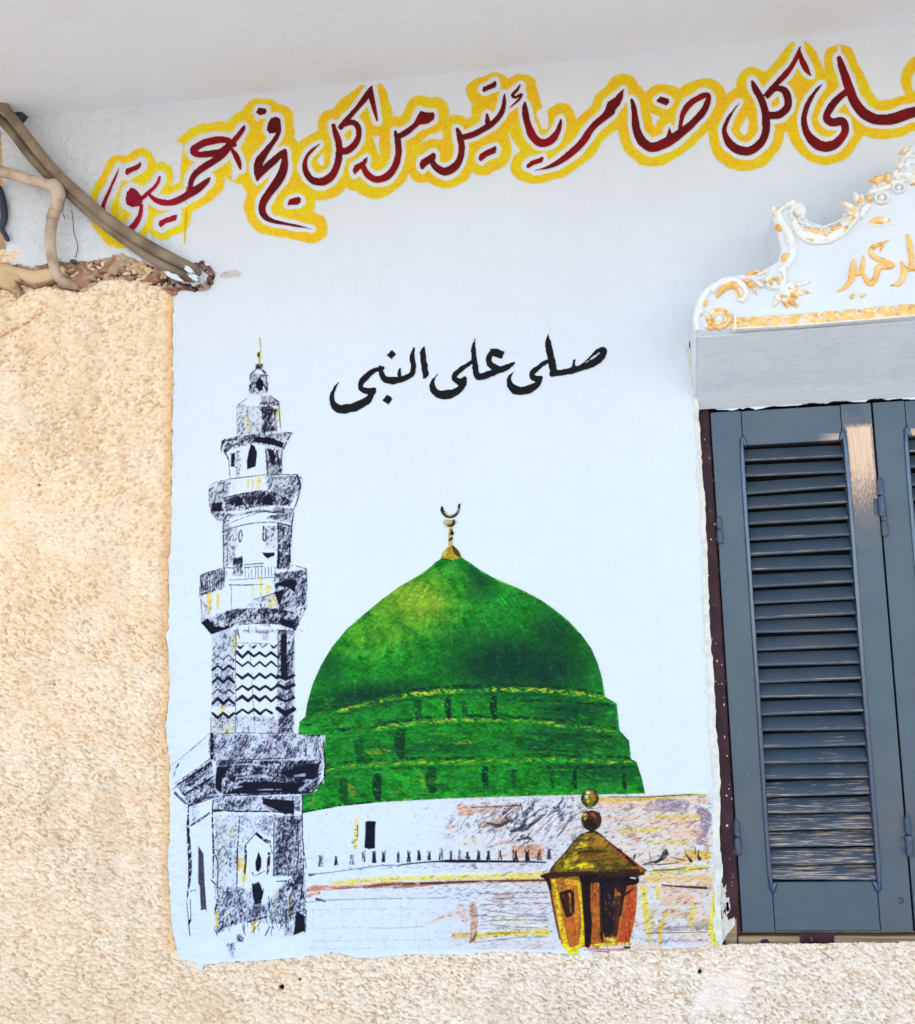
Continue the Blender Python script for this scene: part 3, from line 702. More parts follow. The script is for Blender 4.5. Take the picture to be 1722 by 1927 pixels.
    for pts in (([(940,620,8),(1020,605,16),(1065,590,18)]), ([(1020,620,6),(1075,575,36),(1095,540,40),(1085,525,16)]), ([(1100,545,8),(1140,575,5),(1230,595,8)]), ([(1240,560,5),(1275,600,24)]), ([(1330,520,5),(1325,560,12),(1335,585,28)]), ([(1300,500,8),(1310,560,5)]), ([(1230,520,5),(1260,590,6)]), ([(880,560,16),(870,590,10)]), ([(980,540,4),(990,600,6)]),
                ([(930,628,5),(1090,622,7),(1200,610,4)]), ([(1010,668,8),(1150,660,9),(1240,645,5)]), ([(1260,660,4),(1390,650,5)]), ([(1070,770,10),(1200,780,14),(1380,790,20)]), ([(690,150,5),(1000,148,7),(1370,122,6)]), ([(960,1110,5),(1390,1100,4)])):
        cv.line(zl(*pts), (40, 34, 36), .85, dry=dry + .2)
    # middle: orange rubble and scribble
    for pts, c, a in (([(1190,150,40),(1330,170,50),(1640,160,50)], (226, 168, 136), .9), ([(1200,200,40),(1280,195,30)], (220, 150, 110), .8), ([(1100,300,26),(1180,295,20)], (232, 170, 140), .8), ([(1350,290,40),(1450,260,40),(1560,240,50)], (222, 146, 106), .8), ([(1420,330,26),(1500,320,24)], (222, 146, 106), .7), ([(1500,410,24),(1600,400,20)], PE, .8), ([(1620,480,90),(1760,480,110)], (222, 146, 96), .8), ([(1200,430,30),(1300,400,40)], (230, 216, 170), .6), ([(1500,510,30),(1540,500,20)], (226, 150, 100), .8)):
        wash(zg, pts, c, a)
    sc = cv.poly([(840, 1540), (930, 1505), (1100, 1500), (1090, 1620), (1030, 1640), (960, 1600), (840, 1600)], 14)
    cv.lay(m * sc * sstep(big, .2, .6) * sstep(.36 - sq3, -.1, .2) * .55, (84, 82, 96))
    sc = cv.poly([(940, 1520), (1080, 1500), (1080, 1590), (1010, 1600), (950, 1560)], 8)
    cv.lay(m * sc * sstep(big, .25, .7) * sstep(.48 - sq3, -.1, .2) * .75, (50, 50, 66))
    for k in range(70):
        x = rs.uniform(1400, 1950); y = rs.uniform(160, 420)
        cv.line(zg((x, y, 5), (x + 30, y - 30, 9), (x + rs.uniform(40, 80), y - rs.uniform(50, 80), 4)), [(60, 60, 76), (240, 240, 248), (110, 110, 126)][rs.randint(3)], .7)
    for pts in ([(1400,270,16),(1480,290,30),(1560,250,10)], [(1570,330,16),(1640,310,30),(1680,280,10)], [(1280,155,9),(1400,150,7),(1640,140,10)], [(1600,400,10),(1690,380,22),(1740,400,10)], [(1660,330,16),(1740,270,20),(1830,200,8)], [(1640,120,6),(1660,200,9)]):
        cv.line(zg(*pts), (50, 44, 50), .85, dry=dry + .15)
    # faint pencil squiggle over the white wall
    cv.lay(m * (1 - right) * sstep(.14 - sq3 * .6, -.1, .1) * .18, (170, 170, 182))
    # slit window and yellow streak
    cv.lay(cv.poly(zg((500,262),(520,254),(578,258),(572,290),(570,455),(525,462),(492,450),(500,330)), .8), INK)
    wash(zg, [(438,240,20),(435,300,22),(425,400,24),(425,465,14)], (240, 214, 60), .95, True)
    cv.line(zg((442, 285, 8), (444, 350, 5), (436, 395, 4)), (40, 36, 20), .9); cv.line(zg((400, 412, 8), (414, 415, 8)), (40, 36, 20), .9)
    # row of merlons
    for x, y, w, h, a in ((170,545,40,80,.5), (283,540,22,75,.95), (400,535,34,70,.5), (487,510,30,80,.9), (563,512,34,90,.85), (634,512,30,80,.85), (742,515,28,80,.7), (818,508,30,90,.8), (895,500,32,80,.85), (968,500,34,75,.85), (1056,495,34,80,.85), (1130,500,22,70,.7), (1195,500,26,70,.8), (1255,500,32,60,.85), (1335,500,30,70,.8), (1405,500,30,75,.85), (1490,500,28,70,.85), (1600,500,40,80,.9), (1690,505,36,90,.9), (1780,500,30,80,.7), (1850,490,34,80,.7)):
        for t in (-.3, 0, .35):
            cv.line(zg((x + t * w + rs.uniform(-3, 3), y - h / 2 + rs.uniform(0, 18), w * .2), (x + t * w * .6, y, w * .34), (x + t * w + rs.uniform(-5, 5), y + h / 2, w * .42)), INK, a, dry=dryv + .1)
    for pts, c, a in (([(730,590,4),(780,575,10),(900,562,9),(1040,552,12),(1150,550,24),(1400,552,18),(1700,555,14),(1830,560,8)], INK, .97), ([(90,650,16),(120,645,10),(250,632,6),(600,585,7),(760,578,6)], (90, 88, 104), .8), ([(90,655,18),(130,650,8)], (70, 66, 80), .8), ([(1010,560,4),(1015,640,5)], (120, 112, 124), .6)):
        cv.line(zg(*pts), c, a, dry=dry + .2)
    for k in range(60):
        x = rs.uniform(100, 1800); y = np.interp(x, [100, 700, 1800], [630, 585, 590]) + rs.uniform(-12, 24)
        cv.line(zg((x, y, 3), (x + 20, y - 8, 5), (x + 40, y + rs.uniform(-8, 8), 2)), (150, 146, 164), .6)
    # yellow and orange string course
    wash(zg, [(260,718,24),(400,700,36),(700,680,40),(1200,670,36),(1840,655,46)], (242, 214, 90), .97)
    wash(zg, [(520,680,14),(900,655,18),(1500,640,20)], (248, 236, 180), .6)
    wash(zg, [(60,760,34),(150,750,40),(300,745,26),(500,735,18)], (226, 128, 84), .97)
    wash(zg, [(60,810,30),(160,785,18)], (226, 140, 100), .8)
    wash(zg, [(500,740,24),(650,725,40),(850,725,36),(1100,708,26),(1500,698,22),(1840,690,20)], (186, 96, 56), .95)
    cv.line(zg((280, 755, 4), (480, 742, 7), (700, 720, 10), (1000, 712, 16), (1300, 700, 12), (1840, 690, 10)), (60, 36, 34), .85, dry=dry + .1)
    for k in range(160):
        x = rs.uniform(380, 1820); y = 770 + rs.uniform(-40, 70)
        cv.line(zg((x, y, 3), (x + 16, y + rs.uniform(-12, 12), 5), (x + 36, y + rs.uniform(-6, 6), 2)), [(120, 112, 130), (90, 84, 96), (180, 172, 190)][rs.randint(3)], .6 * sstep(np.array(x), 250, 1300) + .1)
    wash(zg, [(330,790,50),(700,800,60),(1200,790,50)], (222, 214, 216), .5)
    cv.line(zg((40, 858, 5), (200, 840, 9), (430, 830, 7), (700, 826, 6), (1100, 820, 9)), (140, 136, 156), .8, dry=dry + .1)
    cv.line(zg((140, 830, 20), (180, 838, 16), (205, 850, 8)), (50, 48, 56), .85, dry=dry + .1)
    # block joints
    for y in (905, 1040, 1135, 1190):
        cv.line(zg((90, y + 6, 3), (500, y + rs.uniform(-6, 6), 4), (1000, y - 4, 3)), (176, 178, 198), .55, dry=dry + .1)
    for x in (110, 180, 320, 490, 620, 760, 865, 960):
        y = rs.choice([860, 905, 1040])
        cv.line(zg((x, y, 3), (x + 5, y + 60, 4), (x, y + 130, 3)), (180, 180, 200), .5)
        cv.line(zg((x + 30, 1135, 3), (x + 30, 1200, 3)), (180, 180, 200), .5)
    cv.line(zg((530, 1040, 4), (700, 1045, 5), (920, 1030, 4)), (150, 152, 170), .6)
    # lower middle: orange pier, yellow band, dark scribbled courses
    for pts, c, a, v in (([(1290,880,50),(1300,1000,56),(1290,1130,40)], (206, 128, 84), .85, True), ([(1200,900,60),(1230,980,50)], (226, 176, 146), .7, True), ([(930,1020,16),(1080,960,40),(1170,930,50)], (232, 196, 170), .6, False), ([(1160,1100,50),(1250,1100,40)], (234, 184, 110), .9, False), ([(1310,1100,44),(1500,1085,40),(1840,1075,44)], (240, 200, 60), .95, False),
                         ([(1450,980,40),(1650,990,30)], (236, 214, 140), .6, False), ([(1450,840,50),(1560,800,60)], (206, 150, 130), .6, True), ([(1350,1200,20),(1700,1180,24)], (236, 206, 200), .6, False), ([(1500,1040,20),(1830,1020,24)], (238, 226, 190), .7, False)):
        wash(zg, pts, c, a, v)
    for y0, y1, a in ((790, 780, .8), (830, 815, .75), (870, 860, .7), (910, 940, .8), (950, 960, .7), (995, 985, .8), (1020, 1035, .7), (1050, 1040, .6), (1150, 1110, .8), (1090, 1080, .5)):
        x0 = rs.uniform(1280, 1380)
        cv.line(zg((x0, y0, 4), (1500, (y0 + y1) / 2 + rs.uniform(-8, 8), 7), (1650, y1 + rs.uniform(-6, 6), 5), (1840, y1, 7)), (70, 62, 72), a * .8, dry=dry + .05)
    for k in range(150):
        x = rs.uniform(1180, 1830); y = rs.uniform(770, 1150)
        cv.line(zg((x, y, 3), (x + 24, y + rs.uniform(-8, 8), 5), (x + rs.uniform(30, 70), y + rs.uniform(-8, 8), 2)), [(100, 92, 104), (150, 140, 152), (244, 240, 246), (190, 110, 80)][rs.randint(4)], .55)
    cv.line(zg((1270, 1150, 10), (1300, 1120, 14), (1320, 1060, 8)), (60, 44, 40), .8, dry=dry)


def lantern(cv, rs):
    O = O_LAN
    dry = cv.noise(5, 2.4, -20, seed=41, oct=2) * .7 + .2
    dryv = cv.noise(2.6, 9, 4, seed=42, oct=2) * .7 + .2
    n = cv.noise(10, 5, -30, seed=43, oct=2)
    body = zl((268,712),(285,780),(300,900),(325,1020),(345,1100),(362,1190),(400,1215),(430,1228),(520,1205),(650,1195),(840,1180),(872,1050),(890,930),(897,800),(892,715))
    roof = zl((505,405),(560,392),(625,405),(700,470),(770,520),(850,590),(925,640),(965,665),(940,690),(890,712),(700,722),(500,735),(290,720),(222,708),(275,680),(300,640),(385,545),(445,470))
    for pts, c in ((body, (186, 104, 36)), (roof, (140, 106, 20))):
        a = cv.poly(pts, .9)
        cv.lay(a, c); cv.own[a > .5] = O
    a = cv.poly(body, .9)

    def st(pts, c, al=.9, v=False):
        cv.line(zl(*pts), c, al, dry=(dryv if v else dry) * .7 + (.36 if sum(c) < 150 else .2), soft=1.0)
    # roof
    for pts, c, al in (([(400,620,40),(470,560,50),(540,500,40)], (212, 176, 30), .8), ([(470,500,30),(520,480,36),(540,440,20)], (226, 200, 40), .9), ([(560,470,50),(640,460,60),(690,500,30)], (176, 112, 30), .9), ([(490,580,30),(600,560,36),(720,570,30)], (150, 84, 24), .9), ([(480,540,16),(580,530,22),(680,535,10)], (60, 30, 18), .85), ([(390,600,34),(410,640,40),(560,630,36),(590,640,10)], (238, 210, 30), .95),
                       ([(600,620,40),(760,620,50),(880,640,30)], (120, 96, 24), .9), ([(640,590,20),(790,580,16)], (90, 66, 20), .8), ([(700,480,20),(770,540,36),(850,600,36),(940,660,14)], (196, 74, 44), .9), ([(560,690,40),(760,680,44),(900,670,30)], (40, 20, 12), .85), ([(600,430,26),(650,420,22)], (150, 140, 40), .8), ([(370,660,16),(560,670,12),(760,670,10)], (120, 120, 40), .7), ([(700,520,12),(740,570,16)], (90, 100, 30), .7)):
        st(pts, c, al)
    for pts, c, al in (([(505,408,9),(445,470,10),(385,545,9),(300,640,10),(280,690,8)], (36, 26, 18), .95), ([(540,400,12),(600,395,14),(640,420,9)], (30, 22, 16), .9), ([(630,410,7),(700,470,9),(770,525,10),(860,600,14)], (70, 34, 22), .9), ([(225,708,22),(280,700,40),(400,695,34),(560,690,40),(700,700,46),(850,695,40),(940,690,16)], (62, 20, 16), .97), ([(500,710,30),(650,715,40),(840,720,30)], (20, 12, 16), .97),
                       ([(240,715,14),(270,740,30),(282,800,16)], (16, 12, 14), .97), ([(760,520,20),(780,535,26)], (60, 20, 16), .9), ([(820,575,26),(880,630,26)], (40, 18, 14), .9), ([(440,470,8),(400,560,8),(360,640,8)], (80, 90, 30), .8), ([(420,520,6),(560,505,6)], (60, 50, 20), .8)):
        st(pts, c, al)
    # left pane: yellow frame, dark opening
    st([(305,740,30),(325,850,34),(352,1000,34),(375,1120,36),(400,1200,30)], (240, 196, 30), .97, True)
    st([(400,745,40),(500,760,30)], (238, 170, 40), .95)
    st([(490,770,40),(512,900,40),(520,1050,38),(505,1180,40)], (244, 204, 20), .97, True)
    st([(430,800,60),(450,950,70),(445,1120,60)], (222, 130, 40), .9, True)
    st([(360,830,26),(430,815,26),(440,870,26),(435,950,30),(410,990,24),(385,930,24),(360,850,20)], (34, 18, 16), .95)
    st([(390,900,40),(410,960,30)], (60, 24, 18), .9)
    st([(420,860,10),(425,950,12)], (206, 120, 40), .8, True)
    st([(430,1010,50),(440,1120,50)], (200, 90, 30), .8, True)
    st([(370,1190,20),(430,1220,24),(500,1195,20)], (244, 210, 30), .97)
    st([(300,770,14),(330,800,24),(340,780,10)], (110, 110, 30), .8)
    st([(272,720,16),(290,850,12),(320,1010,10),(350,1150,8)], (60, 26, 16), .9)
    # right side: dark, orange, dark, red
    for pts, c in (([(530,740,64),(542,900,66),(550,1050,58),(545,1190,40)], (20, 10, 12)), ([(520,730,60),(700,745,90),(880,735,60)], (22, 10, 12)), ([(600,760,60),(600,900,70),(615,1050,80),(610,1180,70)], (176, 84, 30)), ([(690,760,100),(690,900,92),(700,1050,84),(690,1120,50)], (22, 18, 26)), ([(770,760,90),(790,800,60)], (40, 20, 18)), ([(760,860,40),(750,1000,40),(740,1120,30)], (70, 30, 20)), ([(850,800,50),(845,930,70),(825,1050,80),(800,1150,70)], (196, 70, 34))):
        st(pts, c, .95, True)
    for k in range(130):
        x = rs.uniform(560, 880); y = rs.uniform(750, 1170)
        if x > 900 - (y - 700) * .1: continue
        c = [(206, 110, 40), (40, 18, 16), (150, 60, 26), (226, 150, 60), (20, 14, 20)][rs.randint(5)]
        st([(x, y, 4), (x + 8, y + 12, 7), (x + rs.uniform(-5, 18), y + rs.uniform(20, 40), 3)], c, .6)
    for pts, c in (([(560,745,20),(700,735,26),(880,735,12)], (20, 12, 16)), ([(790,850,20),(860,800,14)], (24, 16, 18)), ([(640,1110,22),(650,1170,12)], (20, 14, 16)), ([(690,1150,30),(730,1160,24)], (214, 200, 60)), ([(570,1195,14),(700,1185,22),(860,1180,14)], (236, 206, 30)), ([(620,770,8),(660,790,6)], (226, 226, 230)), ([(850,718,10),(880,722,14)], (228, 226, 230)), ([(610,930,40),(620,1000,40)], (190, 110, 40))):
        st(pts, c, .9)
    for p, c in ((zl((400,1230,30),(450,1235,50),(480,1240,20)), (240, 214, 30)), (zl((540,1215,9),(700,1225,12),(840,1215,7)), (222, 90, 50)), (zl((520,1225,5),(700,1240,7),(820,1218,7)), (120, 60, 30)), (zl((805,1205,12),(840,1210,16)), (20, 20, 24))):
        cv.line(p, c, .95, O, dry=dry + .2)
    st([(395, 850, 44), (412, 960, 40)], (52, 22, 16), .9)
    st([(420, 870, 12), (428, 960, 14)], (190, 96, 34), .8, True)
    st([(650, 760, 44), (645, 900, 30), (655, 1090, 40)], (28, 14, 16), .85, True)
    st([(800, 770, 50), (790, 860, 26), (775, 980, 20)], (40, 18, 16), .85, True)
    cv.lay(cv.poly(roof, .9) * sstep(n, .45, .85) * .6, (58, 42, 14))
    for k in range(420):
        x = rs.uniform(260, 900); y = rs.uniform(420, 1190)
        i, j = int((960 + x / 3.743 - cv.x0) / cv.g), int((1460 + y / 3.743 - cv.y0) / cv.g)
        if cv.own[j, i] != O:
            continue
        c = (cv.rgb[j, i] * rs.uniform(.30, 1.35)).clip(0, .95)
        dx, dy = (rs.uniform(-3, 6), rs.uniform(14, 34)) if y > 730 else (rs.uniform(14, 40), rs.uniform(-8, 16))
        cv.line(zl((x, y, 3), (x + dx * .5, y + dy * .5, rs.uniform(5, 11)), (x + dx, y + dy, 3)), c, .65, dry=dry + .1)
    # two finial balls
    for cx, cy, r, c in ((562, 158, 64, (104, 96, 26)), (572, 315, 72, (74, 42, 22))):
        a = sstep(-(np.hypot(cv.X - (960 + cx / 3.743), cv.Y - (1460 + cy / 3.743)) - r / 3.743), -.8, .8)
        cv.lay(a, c); cv.own[a > .5] = O_LFIN
    for pts, c in (([(520,110,16),(510,170,20),(540,215,16)], (30, 40, 20)), ([(600,110,24),(612,160,26),(590,205,20)], (60, 50, 18)), ([(570,120,30),(590,160,30)], (176, 116, 40)), ([(548,120,26),(540,150,24)], (236, 230, 200)), ([(545,150,12),(550,180,20)], (206, 176, 60)), ([(520,100,8),(560,92,8),(600,100,10)], (30, 50, 20)), ([(545,228,10),(585,228,10)], (40, 30, 16)),
                   ([(510,300,20),(530,350,30),(575,378,20)], (30, 24, 20)), ([(620,270,30),(630,320,30),(600,370,26)], (60, 34, 20)), ([(560,330,50),(590,350,40)], (24, 16, 18)), ([(530,280,30),(525,300,20)], (238, 200, 60)), ([(580,270,24),(600,290,20)], (150, 80, 40)), ([(515,260,12),(540,246,10)], (120, 60, 40)), ([(505,310,8),(515,370,12)], (120, 110, 100)), ([(590,385,14),(560,390,10)], (20, 16, 16))):
        cv.line(zl(*pts), c, .9, O_LFIN, dry=dry + .1)


def paint_mural():
    cv = Canvas(318, 625, 1375, 1815, 1.1)
    cv.rgb[:] = np.array((224, 227, 231)) / 255.
    rs = np.random.RandomState(7)
    mosque_wall(cv, rs)
    dome(cv, rs)
    lantern(cv, rs)
    minaret(cv, rs)
    g1 = cv.noise(9, 2.6, -24, seed=91, oct=3)
    g2 = cv.noise(7, 2.4, 28, seed=92, oct=2)
    own = cv.own > 0
    lum = cv.rgb.mean(-1)
    k = np.where(own, .20 * (g1 - .5) + .12 * (g2 - .5), 0) * sstep(.93 - lum, .02, .3)
    cv.rgb = (cv.rgb * (1 + 1.1 * k[..., None])).clip(0, 1)
    mid = sstep(.90 - lum, 0, .12) * sstep(lum, .35, .6) * np.isin(cv.own, (O_WALL,))
    cv.lay(mid * sstep(g1, .80, .97) * .55, (84, 72, 70))
    cv.lay(mid * sstep(.14 - g1, -.05, .1) * .55, (244, 242, 248))
    # a faint pink smear and stray splashes beside the minaret
    cv.line(zB((1390, 1540, 40), (1400, 1640, 70), (1400, 1760, 30)), (240, 224, 230), .5, soft=4)
    return cv
# ---------------------------------------------------------------- object helpers
def tag(o, label=None, cat=None, group=None, kind=None):
    for k, v in (('label', label), ('category', cat), ('group', group), ('kind', kind)):
        if v:
            o[k] = v
    return o


def thing(name, label, cat, loc=(0, 0, 0), group=None):
    o = bpy.data.objects.new(name, None); o.empty_display_size = .1
    C.objects.link(o); o.location = loc
    return tag(o, label, cat, group)


def link(name, me, mat, parent=None, smooth=False):
    o = bpy.data.objects.new(name, me); C.objects.link(o)
    if mat:
        me.materials.append(mat)
    if parent:
        o.parent = parent
        p = Vector((0, 0, 0)); q = parent
        while q:
            p += q.location; q = q.parent
        if p.length:
            me.transform(Matrix.Translation(-p))
    if smooth:
        me.polygons.foreach_set('use_smooth', np.ones(len(me.polygons), bool))
    return o


def from_bm(name, bm, mat, parent=None, smooth=False, bevel=0, seg=2):
    bmesh.ops.recalc_face_normals(bm, faces=bm.faces)
    me = bpy.data.meshes.new(name); bm.to_mesh(me); bm.free()
    o = link(name, me, mat, parent, smooth)
    if bevel:
        b = o.modifiers.new('bevel', 'BEVEL'); b.width = bevel; b.segments = seg; b.limit_method = 'ANGLE'; b.angle_limit = .6
    return o


def lin(c):
    c = np.asarray(c, float)
    return np.where(c <= .04045, c / 12.92, ((c + .055) / 1.055) ** 2.4)


def grid_mesh(name, P, keep, mat, parent=None, col=None, smooth=True):
    """mesh from a grid of points P (h, w, 3); keep (h-1, w-1) chooses the cells."""
    h, w_ = P.shape[:2]
    jj, ii = np.nonzero(keep)
    q = np.stack([jj * w_ + ii, (jj + 1) * w_ + ii, (jj + 1) * w_ + ii + 1, jj * w_ + ii + 1], -1)
    used, inv = np.unique(q.ravel(), return_inverse=True)
    V = P.reshape(-1, 3)[used]
    me = bpy.data.meshes.new(name)
    n = len(q)
    me.vertices.add(len(V)); me.vertices.foreach_set('co', V.astype(np.float32).ravel())
    me.loops.add(n * 4); me.loops.foreach_set('vertex_index', inv.astype(np.int32).ravel())
    me.polygons.add(n)
    me.polygons.foreach_set('loop_start', np.arange(n, dtype=np.int32) * 4)
    me.polygons.foreach_set('loop_total', np.full(n, 4, np.int32))
    me.update(calc_edges=True)
    if col is not None:
        c = col.reshape(-1, 3)[used]
        a = me.color_attributes.new('Col', 'FLOAT_COLOR', 'POINT')
        a.data.foreach_set('color', np.concatenate([c, np.ones((len(c), 1))], 1).astype(np.float32).ravel())
    return link(name, me, mat, parent, smooth)


def paint_part(cv, owner, name, parent, mat, y):
    keep = (cv.own == owner)[:-1, :-1]
    if not keep.any():
        return None
    return grid_mesh(name, W(cv.X, cv.Y, y), keep, mat, parent, lin(cv.rgb.clip(0, 1)) * PAINT_GAIN)


PAINT_GAIN = .84


def tube_bm(bm, pts, rads, seg=14, smooth=5):
    """round tube through the points with its own radius at each."""
    P = catmull([tuple(p) + (r,) for p, r in zip(pts, rads)], smooth)
    rings = []
    up = np.array((0, 0, 1.0))
    for i, p in enumerate(P):
        t = P[min(i + 1, len(P) - 1)][:3] - P[max(i - 1, 0)][:3]
        t = t / (np.linalg.norm(t) + 1e-9)
        a = np.cross(t, (0, 1, 0)); a = a / (np.linalg.norm(a) + 1e-9)
        b = np.cross(t, a)
        rings.append([bm.verts.new(p[:3] + p[3] * (a * math.cos(k * 2 * math.pi / seg) + b * math.sin(k * 2 * math.pi / seg))) for k in range(seg)])
    for u, v in zip(rings[:-1], rings[1:]):
        for k in range(seg):
            bm.faces.new((u[k], u[(k + 1) % seg], v[(k + 1) % seg], v[k]))
    bm.faces.new(rings[0]); bm.faces.new(rings[-1][::-1])
    return bm


def box_bm(bm, x0, x1, y0, y1, z0, z1):
    v = [bm.verts.new(p) for p in ((x0, y0, z0), (x1, y0, z0), (x1, y1, z0), (x0, y1, z0), (x0, y0, z1), (x1, y0, z1), (x1, y1, z1), (x0, y1, z1))]
    for f in ((0, 1, 2, 3), (4, 5, 6, 7), (0, 1, 5, 4), (1, 2, 6, 5), (2, 3, 7, 6), (3, 0, 4, 7)):
        bm.faces.new([v[k] for k in f])
    return bm


def prism_bm(front, back):
    """solid between two outlines of the same length."""
    bm = bmesh.new()
    f = [bm.verts.new(p) for p in front]; b = [bm.verts.new(p) for p in back]
    bm.faces.new(f); bm.faces.new(b[::-1])
    n = len(f)
    for k in range(n):
        bm.faces.new((f[k], b[k], b[(k + 1) % n], f[(k + 1) % n]))
    return bm


def jitter(pts, amp, step, seed):
    """a hand-made edge: the polyline cut into short steps with a small wander."""
    rs = np.random.RandomState(seed)
    out = []
    p = np.asarray(pts, float)
    for a, b in zip(p[:-1], p[1:]):
        n = max(1, int(np.hypot(*(b - a)) / step))
        for k in range(n):
            q = a + (b - a) * k / n
            out.append(q + rs.normal(0, amp, 2) * (1 if k else .4))
    out.append(p[-1])
    return np.array(out)


# ---------------------------------------------------------------- materials
class Mat:
    def __init__(s, name, rough=.6, spec=.3):
        s.m = bpy.data.materials.new(name); s.m.use_nodes = True
        s.t = s.m.node_tree; s.b = s.t.nodes['Principled BSDF']
        s.b.inputs['Roughness'].default_value = rough
        s.b.inputs['Specular IOR Level'].default_value = spec
        s.pos = s.n('ShaderNodeNewGeometry').outputs['Position']

    def n(s, typ, **kw):
        x = s.t.nodes.new(typ)
        for k, v in kw.items():
            if k in x.inputs:
                x.inputs[k].default_value = v
            else:
                setattr(x, k, v)
        return x

    def l(s, a, b):
        s.t.links.new(a, b)

    def noise(s, scale=1.0, stretch=(1, 1, 1), detail=4, rough=.55, off=(0, 0, 0), rot=(0, 0, 0)):
        mp = s.n('ShaderNodeMapping'); mp.inputs['Scale'].default_value = stretch; mp.inputs['Location'].default_value = off; mp.inputs['Rotation'].default_value = rot
        s.l(s.pos, mp.inputs[0])
        t = s.n('ShaderNodeTexNoise', Scale=scale, Detail=detail, Roughness=rough)
        s.l(mp.outputs[0], t.inputs['Vector'])
        return t.outputs['Fac']

    def ramp(s, fac, stops):
        r = s.n('ShaderNodeValToRGB')
        e = r.color_ramp.elements
        while len(e) < len(stops):
            e.new(.5)
        for x, (p, c) in zip(e, stops):
            x.position = p
            x.color = tuple(c) + (1,) if not np.isscalar(c) else (c, c, c, 1)
        s.l(fac, r.inputs[0])
        return r.outputs[0]

    def mix(s, fac, a, b, typ='MIX'):
        x = s.n('ShaderNodeMix', data_type='RGBA', blend_type=typ)
        for sock, v in ((x.inputs[0], fac), (x.inputs[6], a), (x.inputs[7], b)):
            if hasattr(v, 'links') or hasattr(v, 'is_linked'):
                s.l(v, sock)
            elif np.isscalar(v):
                sock.default_value = v if sock == x.inputs[0] else (v, v, v, 1)
            else:
                sock.default_value = tuple(v) + (1,)
        return x.outputs[2]

    def math(s, op, a, b=0.0):
        x = s.n('ShaderNodeMath', operation=op)
        for sock, v in zip(x.inputs, (a, b)):
            if hasattr(v, 'is_linked'):
                s.l(v, sock)
            else:
                sock.default_value = v
        return x.outputs[0]

    def sep(s):
        x = s.n('ShaderNodeSeparateXYZ'); s.l(s.pos, x.inputs[0])
        return x.outputs

    def color(s, c):
        if hasattr(c, 'is_linked'):
            s.l(c, s.b.inputs['Base Color'])
        else:
            s.b.inputs['Base Color'].default_value = tuple(c) + (1,)
        return s

    def bump(s, h, dist, strength=1.0):
        x = s.n('ShaderNodeBump', Strength=strength, Distance=dist)
        s.l(h, x.inputs['Height'])
        if s.b.inputs['Normal'].is_linked:
            s.l(s.b.inputs['Normal'].links[0].from_socket, x.inputs['Normal'])
        s.l(x.outputs[0], s.b.inputs['Normal'])
        return s

    def attr(s):
        return s.n('ShaderNodeAttribute', attribute_name='Col').outputs['Color']


WHITE = tuple(lin(np.array((224, 227, 231)) / 255.) * PAINT_GAIN)


def wall_relief(m):
    """brushed lime plaster: long faint roller marks, a few runs and lumps."""
    m.bump(m.noise(1, (60, 1, 320), 3), .0007, .55)
    m.bump(m.noise(1, (38, 1, 30), 4, off=(3, 0, 7)), .005, .6)
    m.bump(m.noise(1, (7, 1, 11), 3, off=(1, 0, 2)), .016, .35)
    # rougher trowel work towards the left edge
    r = m.n('ShaderNodeMapRange'); r.inputs['From Min'].default_value = -.86; r.inputs['From Max'].default_value = -1.12
    r.inputs['To Max'].default_value = 1.0
    m.l(m.sep()[0], r.inputs['Value'])
    lump = m.math('MULTIPLY', m.ramp(m.noise(34, detail=5, off=(1, 3, 8)), [(.42, 0), (.66, 1)]), r.outputs[0])
    m.bump(lump, .006, .6)
    return m


m = Mat('white_plaster', .62, .25)
n = m.noise(3.2, detail=3)
runs = m.ramp(m.noise(1, (30, 1, 2.2), 4, off=(3, 3, 9)), [(.55, 0), (.82, .55)])
m.color(m.mix(runs, m.mix(m.ramp(m.noise(16, (1, 1, 1), 5), [(.35, 0.0), (.8, .6)]), m.mix(m.ramp(n, [(.35, 0), (.7, 1)]), WHITE, tuple(np.array(WHITE) * (.97, .955, .965))), tuple(np.array(WHITE) * (.94, .935, .95))), tuple(np.array(WHITE) * (.93, .90, .905))))
wall_relief(m); M_PLASTER = m.m

m = Mat('wall_paint', .62, .10); m.color(m.attr()); wall_relief(m)
m.bump(m.noise(1, (260, 1, 130), 4, .65, rot=(0, .55, 0)), .003, .8); M_PAINT = m.m

m = Mat('sign_paint', .55, .12); m.color(m.attr()); wall_relief(m); M_SIGN = m.m

m = Mat('rough_white_plaster', .7, .2)
m.color(m.mix(m.ramp(m.noise(30, detail=6), [(.45, 0), (.75, .6)]), WHITE, (.62, .60, .62)))
m.bump(m.noise(40, detail=6, rough=.6), .02, .8); M_ROUGHW = m.m

m = Mat('stucco', .85, .15); m.color(m.attr()); m.bump(m.noise(380, detail=4, rough=.7), .003, .8); M_STUCCO = m.m
m = Mat('broken_masonry', .9, .1); m.color(m.attr()); m.bump(m.noise(260, detail=5, rough=.7), .004, .9); M_BROKEN = m.m

m = Mat('soffit_plaster', .75, .2)
m.color(m.mix(m.ramp(m.noise(2.4, detail=5, off=(5, 1, 0)), [(.45, 0), (.8, .7)]), (.83, .86, .90), (.77, .765, .765)))
m.bump(m.noise(70, detail=5), .003, .5); m.bump(m.noise(9, detail=3), .012, .35); M_SOFFIT = m.m

